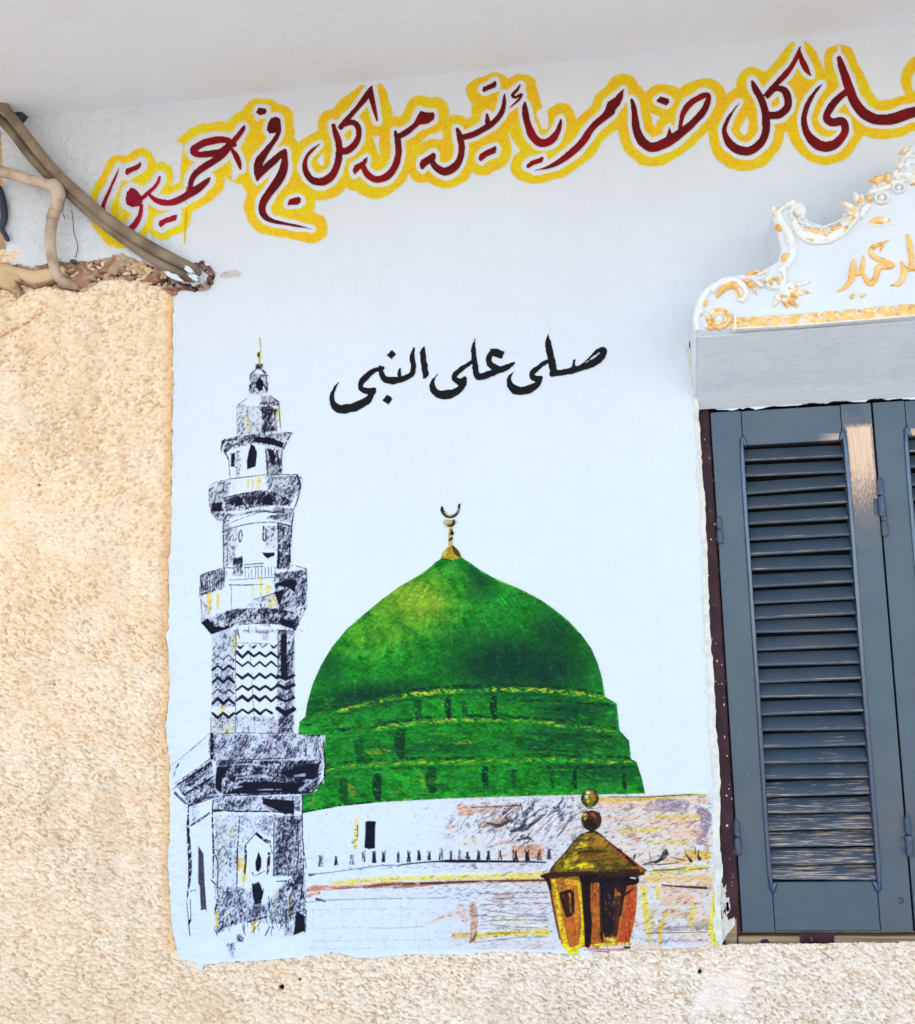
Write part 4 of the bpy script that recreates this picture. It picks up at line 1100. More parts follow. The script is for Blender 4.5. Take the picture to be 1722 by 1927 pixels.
m = Mat('hood_plaster', .6, .25)
m.color(m.mix(m.ramp(m.noise(9, detail=5), [(.4, 0), (.8, .6)]), tuple(np.array(WHITE) * .98), (.72, .74, .80)))
m.bump(m.noise(60, detail=5), .003, .35); M_HOOD = m.m
m = Mat('relief_paint', .5, .35); m.color(m.attr()); m.bump(m.noise(300, detail=4), .001, .5); M_RELIEF = m.m

m = Mat('edge_plaster', .8, .2)
m.color(m.mix(m.ramp(m.noise(50, detail=5), [(.4, 0), (.7, 1)]), (.70, .64, .53), (.55, .50, .42)))
m.bump(m.noise(160, detail=4), .003, .7); M_EDGE = m.m


def shutter_mat(name, wear_or_sheen, grain, base=(.046, .068, .088), rough=.32, bare=((.26, .16, .10), (.74, .52, .36))):
    m = Mat(name, rough, .42)
    g = m.noise(1, grain, 5, .6)
    f = m.noise(14, detail=3, off=(2, 2, 2))
    col = m.mix(m.ramp(f, [(.3, 0), (.75, 1)]), base, tuple(np.array(base) * (1.30, 1.22, 1.14)))
    col = m.mix(m.ramp(m.noise(1, (26, 60, 90), 4, .65, off=(7, 3, 1)), [(.66, 0), (.74, .75)]), col, (.018, .020, .024))
    col = m.mix(m.ramp(m.noise(1, (240, 240, 190), 2, off=(1, 9, 4)), [(.76, 0), (.80, .6)]), col, (.30, .30, .28))
    col = m.mix(m.ramp(m.noise(5, detail=3, off=(9, 1, 4)), [(.52, 0), (.75, .35)]), col, (.12, .085, .07))
    mask = wear_or_sheen(m, g)
    wood = m.mix(m.ramp(m.noise(1, tuple(np.array(grain) * 1.7), 4, off=(4, 4, 4)), [(.3, 0), (.7, 1)]), bare[0], bare[1])  # exposed wood; on the sheen stile and top rail, the painted peach reflection
    if bare[0][0] > .6:                                  # brown tint round the painted sheen, warm reflection put into the colour
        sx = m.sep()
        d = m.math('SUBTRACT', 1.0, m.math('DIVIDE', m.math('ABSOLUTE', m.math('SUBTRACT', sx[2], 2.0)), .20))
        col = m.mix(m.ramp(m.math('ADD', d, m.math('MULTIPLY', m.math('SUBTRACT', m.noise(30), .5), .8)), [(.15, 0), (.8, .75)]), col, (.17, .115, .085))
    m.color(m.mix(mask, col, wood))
    m.l(m.ramp(mask, [(0, rough), (1, .8)]), m.b.inputs['Roughness'])
    m.bump(g, .0012, .35)
    m.bump(m.noise(18, detail=2), .004, .25)
    return m.m


def wear_highlight_slat(m, g):
    x = m.n('ShaderNodeMapRange')
    x.inputs['From Min'].default_value = 1.12; x.inputs['From Max'].default_value = 1.62
    x.inputs['To Min'].default_value = .125; x.inputs['To Max'].default_value = -.09
    m.l(m.sep()[2], x.inputs['Value'])
    patch = m.math('MULTIPLY', m.math('SUBTRACT', m.noise(9, detail=2, off=(1, 7, 3)), .5), .16)
    v = m.math('ADD', m.math('ADD', g, x.outputs[0]), patch)
    fr_ = m.math('FRACT', m.math('DIVIDE', m.math('SUBTRACT', m.sep()[2], 1.152), (2.080 - 1.152) / 27))
    edge = m.math('MULTIPLY', m.ramp(fr_, [(.11, 0), (.14, 1), (.18, 1), (.21, 0)]), m.ramp(m.noise(1, (14, 40, 90), 4, off=(6, 2, 5)), [(.50, 0), (.68, .6)]))  # edge wear along each slat nose doubling as a highlight put into colour
    return m.math('MAXIMUM', m.ramp(v, [(.635, 0), (.685, 1)]), edge)


def wear_none(m, g):
    return m.ramp(g, [(.74, 0), (.80, .8)])



m = Mat('stile_gloss', .36, .5)
def rail_glare_mask(m, g):  # peach glare along the rail's lower edge, put into the colour
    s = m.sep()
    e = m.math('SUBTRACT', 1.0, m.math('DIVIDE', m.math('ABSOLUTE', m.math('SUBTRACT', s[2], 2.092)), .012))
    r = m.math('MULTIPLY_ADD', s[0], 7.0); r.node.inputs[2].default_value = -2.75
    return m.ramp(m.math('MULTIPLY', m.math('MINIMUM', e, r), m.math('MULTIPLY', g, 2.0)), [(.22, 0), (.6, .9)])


M_TOPRAIL = shutter_mat('shutter_top_rail', rail_glare_mask, (10, 160, 260), bare=((.50, .32, .20), (.72, .50, .34)))  # bare holds the painted peach glare colours here
M_STILE = shutter_mat('shutter_stile', wear_none, (160, 160, 6))
M_RAIL = shutter_mat('shutter_rail', wear_none, (6, 160, 160))
M_SLAT = shutter_mat('shutter_slat', wear_highlight_slat, (16, 120, 620), base=(.042, .058, .076))


def sheen_mask(m, g):
    """peach sheen put into the colour as one long ragged patch near the stile top."""
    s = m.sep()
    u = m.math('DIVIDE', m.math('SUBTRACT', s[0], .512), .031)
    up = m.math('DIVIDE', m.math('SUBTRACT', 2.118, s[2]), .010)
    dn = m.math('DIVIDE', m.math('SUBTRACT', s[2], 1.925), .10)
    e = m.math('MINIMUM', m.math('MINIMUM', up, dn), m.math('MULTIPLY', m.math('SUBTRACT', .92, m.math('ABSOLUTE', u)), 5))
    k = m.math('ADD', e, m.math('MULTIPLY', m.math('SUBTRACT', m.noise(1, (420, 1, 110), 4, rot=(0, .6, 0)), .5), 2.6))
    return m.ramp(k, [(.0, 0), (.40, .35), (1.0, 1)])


M_SHEEN = shutter_mat('shutter_stile_sheen', sheen_mask, (160, 160, 6), bare=((.62, .40, .25), (.78, .53, .36)))  # bare holds the painted peach sheen colours here
m = Mat('bead_paint', .12, .8); m.color((.018, .038, .080)); m.bump(m.noise(1, (300, 300, 22), 4), .002, .5); M_BEAD = m.m
m = Mat('steel_blue', .30, .35); m.color(m.mix(m.ramp(m.noise(60, detail=4), [(.5, 0), (.7, 1)]), (.035, .055, .095), (.09, .10, .11))); m.bump(m.noise(120), .001, .5); M_HINGE = m.m
m = Mat('maroon_paint', .45, .16)
sp_ = m.ramp(m.noise(1, (150, 150, 110), 1, off=(3, 1, 2)), [(.735, 0), (.75, 1)])
m.color(m.mix(sp_, m.mix(m.ramp(m.noise(25, detail=4), [(.4, 0), (.7, 1)]), (.035, .010, .014), (.075, .022, .026)), (.72, .66, .62)))
m.bump(m.noise(1, (90, 90, 12), 4), .002, .6); M_MAROON = m.m
m = Mat('bare_wood', .75, .2)
m.color(m.mix(m.ramp(m.noise(1, (8, 90, 320), 5), [(.3, 0), (.7, 1)]), (.20, .10, .045), (.52, .33, .18)))
m.bump(m.noise(1, (8, 90, 320), 4), .002, .6); M_WOOD = m.m
m = Mat('added_backing_black', .9, .1); m.color((.008, .008, .010)); M_DARK = m.m
m = Mat('cream_flake', .7, .2); m.color(m.mix(m.ramp(m.noise(90), [(.4, 0), (.6, 1)]), (.74, .68, .56), (.60, .52, .42))); m.bump(m.noise(200), .002, .6); M_FLAKE = m.m
m = Mat('conduit_plastic', .6, .2)
m.color(m.mix(m.ramp(m.noise(1, (14, 14, 14), 5), [(.38, 0), (.68, 1)]), (.27, .205, .140), (.115, .082, .056)))
m.bump(m.noise(120, detail=4), .002, .5); M_COND = m.m
m = Mat('branch_plastic', .55, .3)
m.color(m.mix(m.ramp(m.noise(22, detail=5, off=(2, 5, 1)), [(.40, 0), (.72, 1)]), (.54, .42, .32), (.27, .18, .12)))
m.bump(m.noise(120, detail=4), .002, .4); M_BRANCH = m.m
m = Mat('wire', .5, .3); m.color((.05, .05, .055)); M_WIRE = m.m
m = Mat('navy_rubber', .45, .4); m.color((.020, .030, .055)); m.bump(m.noise(60), .003, .4); M_NAVY = m.m
m = Mat('white_dribble', .5, .3); m.color(WHITE); m.bump(m.noise(80, detail=4), .004, .6); M_WHITE = m.m
m = Mat('dusty_ground', .95, .1)
m.color(m.mix(m.ramp(m.noise(.8, detail=6), [(.35, 0), (.7, 1)]), (.25, .225, .195), (.19, .17, .145))); M_GROUND = m.m
m = Mat('plain_stucco', .9, .1); m.color(m.mix(m.noise(20), (.62, .44, .27), (.54, .37, .21))); m.bump(m.noise(130, detail=6), .01, .8); M_CORE = m.m

# ---------------------------------------------------------------- ground
bm = bmesh.new()
v = [bm.verts.new(p) for p in ((-60, -60, 0), (60, -60, 0), (60, 60, 0), (-60, 60, 0))]; bm.faces.new(v)
tag(from_bm('ground', bm, M_GROUND), 'pale dusty street ground in front of the house', None, None, 'structure')

# ---------------------------------------------------------------- the house wall
wall = thing('house_wall', 'house wall of rough peach stucco with a smooth white plaster panel', 'wall')
WX1 = .93                                              # right side of the window opening
bm = bmesh.new()
box_bm(bm, -4, 5, .07, 3.5, 0, 4.1)
from_bm('wall_core', bm, M_CORE, wall)

LEFT_EDGE = [(2, 190), (1, 240), (7, 330), (3, 400), (12, 470), (19, 499), (61, 502), (112, 491), (139, 494), (171, 491), (208, 484), (232, 478), (256, 488), (300, 503), (345, 512), (352, 540), (327, 556),
             (325, 600), (326, 708), (324, 790), (323, 894), (322, 1015), (317, 1052), (318, 1120), (318, 1183), (311, 1196), (317, 1234), (320, 1290), (316, 1330), (311, 1363), (314, 1400), (320, 1427), (318, 1475), (320, 1569), (316, 1618), (318, 1658), (320, 1707), (324, 1746), (330, 1776), (336, 1800), (349, 1808), (361, 1808), (369, 1813), (371, 1822), (380, 1826), (384, 1815), (426, 1811), (480, 1808), (557, 1803), (600, 1797), (626, 1791), (662, 1800), (683, 1803), (739, 1799), (798, 1795), (890, 1796), (928, 1791), (1000, 1791), (1065, 1795), (1090, 1797), (1120, 1790), (1200, 1786), (1300, 1783), (1340, 1778), (1358, 1780)]
RIGHT_EDGE = [(1360, 1772), (1356, 1720), (1356, 1668), (1359, 1630), (1354, 1588), (1355, 1502), (1353, 1440), (1348, 1377), (1345, 1320), (1342, 1266), (1335, 1180), (1331, 1058), (1327, 967), (1321, 888), (1316, 798), (1312, 747), (1303, 683), (1297, 654)]
eL = jitter(LEFT_EDGE, 1.1, 7, 3); eR = jitter(RIGHT_EDGE, .8, 9, 4)
out = [tuple(p) for p in W(eL[:, 0], eL[:, 1])] + [tuple(p) for p in W(eR[:, 0], eR[:, 1])]
out += [(.158, 0, 2.32), (WX1, 0, 2.32), (WX1, 0, 1.03), (WX1 + .01, 0, 1.0), (3.2, 0, 1.0), (3.2, 0, 3.06), (out[0][0], 0, 3.06)]
back = [(x, .069, z) for x, y, z in out]
coat = from_bm('plaster_coat', prism_bm(out, back), M_PLASTER, wall)

# the older beige plaster that shows along the window edge
n_ = len(eR)
wob = np.random.RandomState(8)
inner = eR + np.stack([-(6 + 7 * np.clip((eR[:, 1] - 700) / 700, 0, 1)) + wob.normal(0, 1.2, n_), np.zeros(n_)], 1)
f_ = [tuple(p) for p in W(eR[:, 0] + .8, eR[:, 1], -.0022)] + [tuple(p) for p in W(inner[::-1, 0], inner[::-1, 1], -.0022)]
b_ = [(x, .05 if k < n_ else .001, z) for k, (x, y, z) in enumerate(f_)]
from_bm('plaster_edge', prism_bm(f_, b_), M_EDGE, wall)

# stucco: a relief sheet of thrown plaster
cv = Canvas(-200, 470, 1900, 2090, 1.6)
dl = cv.dist_poly([(p[0], p[1]) for p in LEFT_EDGE[5:]] + [(1360, 1560), (1340, 400), (200, 300)], pad=60)
dl = np.where(dl > 900, np.where((cv.X > 340) & (cv.X < 1350) & (cv.Y < 1760), -999, 999), dl)
sill = 1779 - .012 * (cv.X - 1390)
keep = (dl > -14) & ~((cv.X > 1330) & (cv.Y < sill - 3))
up = sstep(1000 - cv.Y + (cv.X - 100) * .4, -160, 160)     # the trowel turned over half way up
n1 = cv.noise(10, 5, 34, seed=51, oct=3) * (1 - up) + cv.noise(10, 5, -34, seed=56, oct=3) * up
n2 = cv.noise(5.2, 2.6, 30, seed=52, oct=2) * (1 - up) + cv.noise(5.2, 2.6, -28, seed=57, oct=2) * up
q_ = np.quantile(n2[::5, ::5], np.linspace(0, 1, 65)); n2 = np.interp(n2, q_, np.linspace(0, 1, 65))
sweep = cv.noise(150, 16, -33, seed=58, oct=2); n3 = cv.noise(120, 90, seed=53, oct=3); n4 = cv.noise(70, 45, 30, seed=54, oct=2); n5 = cv.noise(45, 20, 60, seed=55, oct=2)
flat = sstep(n5, .78, .96) * .35
hole = sstep(-cv.dist_poly([(1335, 1838), (1400, 1812), (1412, 1860), (1385, 1905), (1300, 1900)], pad=30), -8, 10) * .8
flat = np.maximum(flat, hole)
h = (.0055 * (n1 - .5) + .0090 * (np.minimum(n2, .8) - .4)) * (1 - .8 * flat) + .004 * (n4 - .5) + .006 * (sweep - .5) * up
h += .0040 * np.exp(-(cv.dist_stroke([(1398, 1812, 2), (1412, 1850, 2), (1395, 1890, 2)], pad=30) / 5) ** 2)
crack = np.exp(-(np.clip(cv.dist_stroke([(-60, 660, 1), (0, 633, 2), (40, 612, 2), (78, 590, 1)], pad=30), 0, None) / 2) ** 2)
crack *= sstep(n2, .1, .4); h -= .005 * crack
h -= .010 * sstep(-dl, -4, 6)                          # tuck under the white coat
near = sstep(dl, 2, 24)
h += .0030 * (1 - near) * sstep(dl, 0, 4)
right_ = sstep(cv.X, 330, 1150)
warm = sstep(n3, .2, .9)
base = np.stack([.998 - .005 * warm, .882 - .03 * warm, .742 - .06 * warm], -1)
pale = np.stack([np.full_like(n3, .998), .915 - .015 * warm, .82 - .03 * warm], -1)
c_ = base + (pale - base) * np.clip(.85 * right_ * sstep(cv.Y, 1700, 1800) + .22 * sstep(n3, .5, .9) + .42 * sstep(-cv.Y, -1000, -560) + .25 * flat, 0, 1)[..., None]  # paler lower right, bright ground bounce put into the colour
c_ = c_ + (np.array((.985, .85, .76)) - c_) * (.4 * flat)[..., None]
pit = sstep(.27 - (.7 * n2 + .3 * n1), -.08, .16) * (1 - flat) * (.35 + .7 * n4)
c_ = c_ + (c_ * np.array((.80, .73, .64)) - c_) * np.clip(pit, 0, .7)[..., None]  # low spots of the relief darkened, crevice shade put into the colour
c_ = c_ + (np.array((.72, .46, .30)) - c_) * (crack * .8)[..., None]
c_ = c_ + (np.array((.93, .72, .48)) - c_) * ((1 - near) * .6 * sstep(1340 - cv.X, 0, 60) * sstep(cv.X, 200, 240) * (cv.Y < 1790))[..., None]
grime = cv.noise(26, 260, 3, seed=59, oct=3) * cv.noise(200, 160, seed=60, oct=2)
c_ = c_ * (1 - .05 * sstep(grime, .35, .8)[..., None] * np.array((.6, .8, 1.0)))
for x, y, r, cc in ((530, 1858, 5, (.06, .05, .05)), (563, 1844, 3, (.4, .2, .1)), (72, 912, 3, (.65, .45, .35)), (1317, 1829, 4, (.08, .07, .07)), (101, 1288, 2.5, (.6, .4, .3))):
    k = sstep(r - np.hypot(cv.X - x, cv.Y - y), -1, 1.5)
    c_ = c_ + (np.array(cc) - c_) * k[..., None]; h -= .006 * k
BROKEN = [(-140, 470), (19, 494), (61, 497), (112, 486), (139, 489), (171, 486), (208, 480), (232, 474), (256, 484), (300, 499), (340, 512), (350, 545), (330, 562), (300, 541), (262, 532), (225, 528), (190, 530), (155, 552), (118, 548), (85, 540), (48, 552), (30, 566), (0, 578), (-140, 600)]
db = cv.dist_poly(BROKEN, pad=40)
h -= .016 * sstep(-db, 0, 8)
P = W(cv.X, cv.Y, 0.0)
P[..., 1] = .0015 - h
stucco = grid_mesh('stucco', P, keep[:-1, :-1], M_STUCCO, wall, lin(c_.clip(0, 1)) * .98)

# broken masonry along the line where the plaster stops
cv = Canvas(-150, 462, 420, 610, 1.5)
db = cv.dist_poly(jitter(BROKEN + BROKEN[:1], 1.2, 8, 6), pad=30)
n1 = cv.noise(22, 13, -12, seed=61, oct=3); n2 = cv.noise(7, 5, seed=62, oct=3); n3 = cv.noise(40, 22, seed=63, oct=2); n4 = cv.noise(11, 6, -20, seed=64, oct=2)
n5 = cv.noise(5, 3.4, 40, seed=65, oct=3)
h = .013 * (n1 - .45) + .010 * (n2 - .5) + .006 * (np.round(n5 * 4) / 4 - .5)
brick, brown, cream, grey = (np.array(x) / 255. for x in ((196, 144, 116), (112, 74, 62), (226, 198, 160), (208, 192, 168)))
c_ = cream + (brick - cream) * sstep(n3 + .25 * sstep(-cv.X, -200, -120) - .2 * sstep(cv.X, 150, 170), .35, .6)[..., None]
c_ = c_ + (grey - c_) * (sstep(n4, .6, .9) * .6)[..., None]
gap = sstep(.26 - n1, -.03, .10) * sstep(n2, .1, .5)
gap = np.maximum(gap, sstep(4 - cv.dist_stroke([(205, 521, 2), (235, 512, 6), (262, 517, 3), (285, 512, 2)], pad=12), 0, 5) * sstep(n2, .2, .6))
c_ = c_ + (brown - c_) * np.clip(gap, 0, 1)[..., None]
h -= .010 * gap
# a swollen run of cement over a buried pipe, with the shadow under it put into colour and depth
lump = np.clip(1 - (np.clip(cv.dist_stroke([(-60, 498, 16), (28, 512, 10), (66, 524, 18), (105, 517, 16), (118, 512, 12)], pad=20) + 9, 0, None) / 13) ** 2, 0, 1)
h = np.where(lump > 0, np.maximum(h, .012 + .012 * np.sqrt(lump)), h)
c_ = c_ + (np.array((.90, .78, .62)) - c_) * sstep(lump, 0, .25)[..., None]
lump2 = np.clip(1 - (np.hypot((cv.X - 8) / 36, (cv.Y - 522) / 26)) ** 2, 0, 1)
h = np.where(lump2 > 0, np.maximum(h, .008 + .016 * np.sqrt(lump2) + .006 * (n2 - .5)), h)
c_ = c_ + (np.array((.88, .76, .58)) - c_) * sstep(lump2, 0, .2)[..., None]
cav_shade = sstep(-cv.dist_poly([(32, 531), (66, 541), (112, 527), (113, 533), (72, 549), (36, 549)], cv.dist_poly([(-60, 537), (0, 541), (22, 549), (31, 551), (27, 566), (0, 572), (-60, 582)], pad=8), pad=8), -1, 3)
h -= .05 * cav_shade
c_ = c_ + (np.array((.10, .09, .12)) - c_) * (cav_shade * (1 - .35 * n2))[..., None]  # dark cavity and strip below the cement, shade put into the colour
h -= .03 * sstep(db, -3, 1)
P = W(cv.X, cv.Y, 0.0); P[..., 1] = .004 - h
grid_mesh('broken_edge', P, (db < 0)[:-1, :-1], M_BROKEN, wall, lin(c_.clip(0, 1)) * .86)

# crater where the pipes enter the wall, and the scuff beside it
cv = Canvas(300, 470, 470, 580, 1.1)
n1 = cv.noise(14, 9, seed=71, oct=3); n2 = cv.noise(6, 4, seed=72, oct=2)
dc = cv.dist_poly(jitter([(300, 528), (330, 520), (352, 512), (362, 496), (378, 491), (396, 499), (404, 514), (402, 534), (388, 546), (370, 552), (352, 548), (330, 542), (300, 534)], 1.6, 6, 9), pad=20)
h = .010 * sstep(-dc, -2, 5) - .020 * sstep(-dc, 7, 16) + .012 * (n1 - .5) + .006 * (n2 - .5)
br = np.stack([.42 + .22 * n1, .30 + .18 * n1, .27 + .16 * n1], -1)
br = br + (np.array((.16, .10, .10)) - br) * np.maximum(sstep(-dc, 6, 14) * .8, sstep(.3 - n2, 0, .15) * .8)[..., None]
br = br + (np.array((.80, .76, .76)) - br) * (sstep(n1, .72, .85) * .6)[..., None]
P = W(cv.X, cv.Y, 0.0); P[..., 1] = -.0006 - np.where(h > -.001, h, h * .02 - .001)
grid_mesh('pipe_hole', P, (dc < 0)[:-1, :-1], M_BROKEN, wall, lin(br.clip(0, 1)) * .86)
ds = cv.dist_poly(jitter([(412, 519), (424, 510), (440, 507), (455, 513), (448, 521), (430, 524), (416, 521), (412, 519)], 1, 5, 12), pad=20)
P = W(cv.X, cv.Y, 0.0); P[..., 1] = -.0008 - .006 * sstep(-ds, 0, 5) * (.4 + .8 * n1)
sc = np.stack([.80 + .1 * n1, .745 + .1 * n1, .74 + .1 * n1], -1)
grid_mesh('plaster_scuff', P, (ds < 0)[:-1, :-1], M_BROKEN, wall, lin(sc.clip(0, 1)) * .9)

# ---------------------------------------------------------------- balcony
CZ = 3.010
prof = [(-1.7, CZ + .18), (-1.7, CZ)] + [(-.4, CZ + .0012), (.05, CZ), (.05, CZ + .18)]
bm = bmesh.new()
cols = []
for x in np.linspace(-4, 5, 40):
    cols.append([bm.verts.new((x, y, z)) for y, z in prof])
for a, b in zip(cols[:-1], cols[1:]):
    for k in range(len(prof)):
        bm.faces.new((a[k], a[(k + 1) % len(prof)], b[(k + 1) % len(prof)], b[k]))
bm.faces.new(cols[0]); bm.faces.new(cols[-1][::-1])
tag(from_bm('balcony_slab', bm, M_SOFFIT), 'grey white underside of the balcony slab above the red lettering', 'balcony')

# ---------------------------------------------------------------- painting on the wall
mural = thing('mural', 'painted mural of a green domed mosque with a black ink minaret and a golden lantern', 'mural', tuple(W(850, 1500)))
cv = paint_mural()
PY = -.0007
wl = paint_part(cv, O_WALL, 'mosque_wall', mural, M_PAINT, PY)
dm = paint_part(cv, O_DOME, 'dome', mural, M_PAINT, PY)
paint_part(cv, O_DFIN, 'finial', dm, M_PAINT, PY)
cv.own[(cv.own == O_MIN) & (cv.Y < 905)] = 20
cv.own[(cv.own == O_MIN) & (cv.Y < 1090)] = 21
cv.own[(cv.own == O_BAL) & (cv.Y < 862)] = 22
mn = paint_part(cv, O_MIN, 'minaret', mural, M_PAINT, PY)
for ow, nm in ((O_MFIN, 'finial'), (20, 'spire'), (21, 'upper_shaft'), (22, 'cornice'), (O_BAL, 'balcony'), (O_BAL2, 'balcony'), (O_BASE, 'minaret_base')):
    paint_part(cv, ow, nm, mn, M_PAINT, PY)
ln_ = paint_part(cv, O_LAN, 'lantern', mural, M_PAINT, PY)
paint_part(cv, O_LFIN, 'finial', ln_, M_PAINT, PY)

t = thing('painted_verse', 'dark red Arabic verse with a thick yellow outline painted under the balcony', 'lettering', tuple(W(900, 270)))
cv = paint_red()
paint_part(cv, 1, 'yellow_outline', t, M_SIGN, -.0008)
for i in range(len(RED)):
    paint_part(cv, 2 + i, 'red_word', t, M_SIGN, -.0008)
t = thing('painted_phrase', 'black Arabic phrase painted on the white wall above the green dome', 'lettering', tuple(W(880, 710)))
cv = paint_black()
for i in range(len(BLACK)):
    paint_part(cv, 1 + i, 'black_word', t, M_SIGN, -.0008)

# ---------------------------------------------------------------- window hood with gilded plaster ornament
HP = -.15
hood = thing('window_hood', 'projecting white plaster hood with gilded scroll ornament over the window', 'window hood', (.16, HP, 2.302))
hx = [(1308, 622), (1304, 600), (1306, 575), (1316, 552), (1330, 538), (1352, 524), (1395, 516), (1440, 505), (1464, 492), (1470, 470), (1464, 440), (1455, 412), (1456, 394), (1478, 382), (1500, 383), (1513, 398), (1522, 415), (1550, 423), (1580, 414), (1600, 398), (1625, 372), (1640, 350), (1668, 335), (1690, 310), (1706, 282), (1730, 262)]
fr = [Vector(p) for p in W([p[0] for p in hx], [p[1] for p in hx], HP)]
cxh = fr[-1].x
fr += [Vector((2 * cxh - p.x, HP, p.z)) for p in fr[-2::-1]]
for k in (0, len(fr) - 1):
    fr[k].z = 2.302
bk = [Vector((p.x, .001, p.z)) for p in fr]
for k in (0, len(bk) - 1):
    bk[k].y = .03; bk[k].z = 2.172
hb = from_bm('hood_body', prism_bm(fr, bk), M_HOOD, hood, bevel=.004)
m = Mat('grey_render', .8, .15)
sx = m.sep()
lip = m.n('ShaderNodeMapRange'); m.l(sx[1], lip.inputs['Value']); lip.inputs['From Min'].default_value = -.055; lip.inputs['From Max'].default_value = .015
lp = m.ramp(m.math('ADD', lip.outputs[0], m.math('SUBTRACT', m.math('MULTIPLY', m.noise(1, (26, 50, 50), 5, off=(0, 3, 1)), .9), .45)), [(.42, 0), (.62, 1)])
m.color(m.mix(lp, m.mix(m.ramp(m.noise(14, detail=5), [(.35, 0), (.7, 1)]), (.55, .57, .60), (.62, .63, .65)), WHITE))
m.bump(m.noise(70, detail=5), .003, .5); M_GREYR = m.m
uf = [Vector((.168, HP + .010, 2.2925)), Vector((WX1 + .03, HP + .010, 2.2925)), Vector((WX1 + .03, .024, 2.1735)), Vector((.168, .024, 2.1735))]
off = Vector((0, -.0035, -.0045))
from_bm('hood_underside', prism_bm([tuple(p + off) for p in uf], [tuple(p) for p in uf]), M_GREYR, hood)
# ragged white paint along the lower lip
rs = np.random.RandomState(5)
xs = np.linspace(.172, WX1 - .01, 110)
lowz = 2.166 + np.convolve(rs.normal(0, .006, 118), np.ones(5) / 5, 'valid')[:110] + .005 * np.exp(-((xs - .2) / .03) ** 2)
fr2 = [(x, .021, 2.180) for x in xs] + [(x, .024, z) for x, z in zip(xs[::-1], lowz[::-1])]
bk2 = [(x, .029, 2.178) for x in xs] + [(x, .029, z) for x, z in zip(xs[::-1], lowz[::-1])]
from_bm('paint_lip', prism_bm(fr2, bk2), M_WHITE, hood)

cv = Canvas(1285, 255, 1775, 660, 1.0)
NZ = cv.noise(9, 6, 20, seed=81, oct=3)
NB = cv.noise(16, 10, seed=82, oct=2)


def relief(name, items, gilt=.5, base=None, hmul=.72, parent=hood, extra=None):
    """raised plaster from strokes (points, height mm, gilded)."""
    H = np.zeros((cv.h, cv.w)); Gm = np.zeros((cv.h, cv.w))
    for pts, hh, g in items:
        pts = zr(*pts)
        d = cv.dist_stroke(pts, pad=6)
        r = max(p[2] for p in pts) / 2
        q = np.clip(-d / r, 0, 1)
        hn = hh / 1000. * np.sqrt(np.clip(1 - (1 - q) ** 2, 0, 1))
        win = hn > H
        Gm = np.where(win & (q > 0), g, Gm)
        H = np.maximum(H, hn)
    if extra is not None:
        H, Gm = extra(H, Gm)
    H = H * (1 + .25 * (NZ - .5))
    gl = sstep(Gm + (NZ - .5) * .35 + (NB - .5) * .35, .38, .72)
    white = np.array((.91, .905, .89))
    g1 = np.stack([.975 - .02 * NB, .79 - .10 * NB, .47 - .16 * NB], -1)
    g1 = g1 + (np.array((.76, .52, .32)) - g1) * (sstep(NZ, .8, .97) * .7)[..., None]
    c = white + (g1 - white) * (gl * .9)[..., None]
    P = W(cv.X, cv.Y, HP)
    P[..., 1] = HP + .0008 - H * hmul
    k = H > .0004
    kk = k[:-1, :-1] | k[1:, :-1] | k[:-1, 1:] | k[1:, 1:]
    return grid_mesh(name, P, kk, M_RELIEF, parent, lin(c.clip(0, 1)) * .92)


def ring(x, y, r, w, a0=0, a1=360, n=12):
    return [(x + r * math.cos(math.radians(a0 + (a1 - a0) * k / n)), y + r * math.sin(math.radians(a0 + (a1 - a0) * k / n)) * .8, w) for k in range(n + 1)]


def leaf(x0, y0, x1, y1, w, hh, g):
    mx, my = (x0 + x1) / 2, (y0 + y1) / 2
    return ([(x0, y0, w * .45), (mx, my, w), (x1, y1, w * .15)], hh, g)


bar = [([(400, 1362, 84), (900, 1332, 88), (1722, 1258, 92), (1920, 1240, 92)], 7, .85), ([(395, 1315, 16), (900, 1285, 16), (1722, 1212, 16), (1920, 1195, 16)], 11, .15), ([(395, 1402, 20), (900, 1372, 20), (1722, 1305, 20), (1920, 1288, 20)], 11, .0), ([(400, 1300, 22), (402, 1405, 22)], 13, .1)]
for x, y in ((505, 1352), (635, 1345), (772, 1333), (910, 1325), (1042, 1308), (1172, 1298), (1315, 1280), (1450, 1276), (1580, 1262), (1712, 1246), (1840, 1235)):
    bar.append((ring(x, y, 27, 14, 40 + 20 * ((x // 7) % 5), 340), 12, .35))
relief('gilded_moulding', bar)
relief('rosette', [(ring(285, 1325, 78, 34), 12, .75), (ring(285, 1322, 48, 22), 9, .6), ([(282, 1328, 62), (284, 1330, 60)], 14, .05), ([(180, 1380, 30), (230, 1395, 30), (180, 1370, 12)], 9, .6), leaf(170, 1300, 215, 1290, 26, 10, .3)])
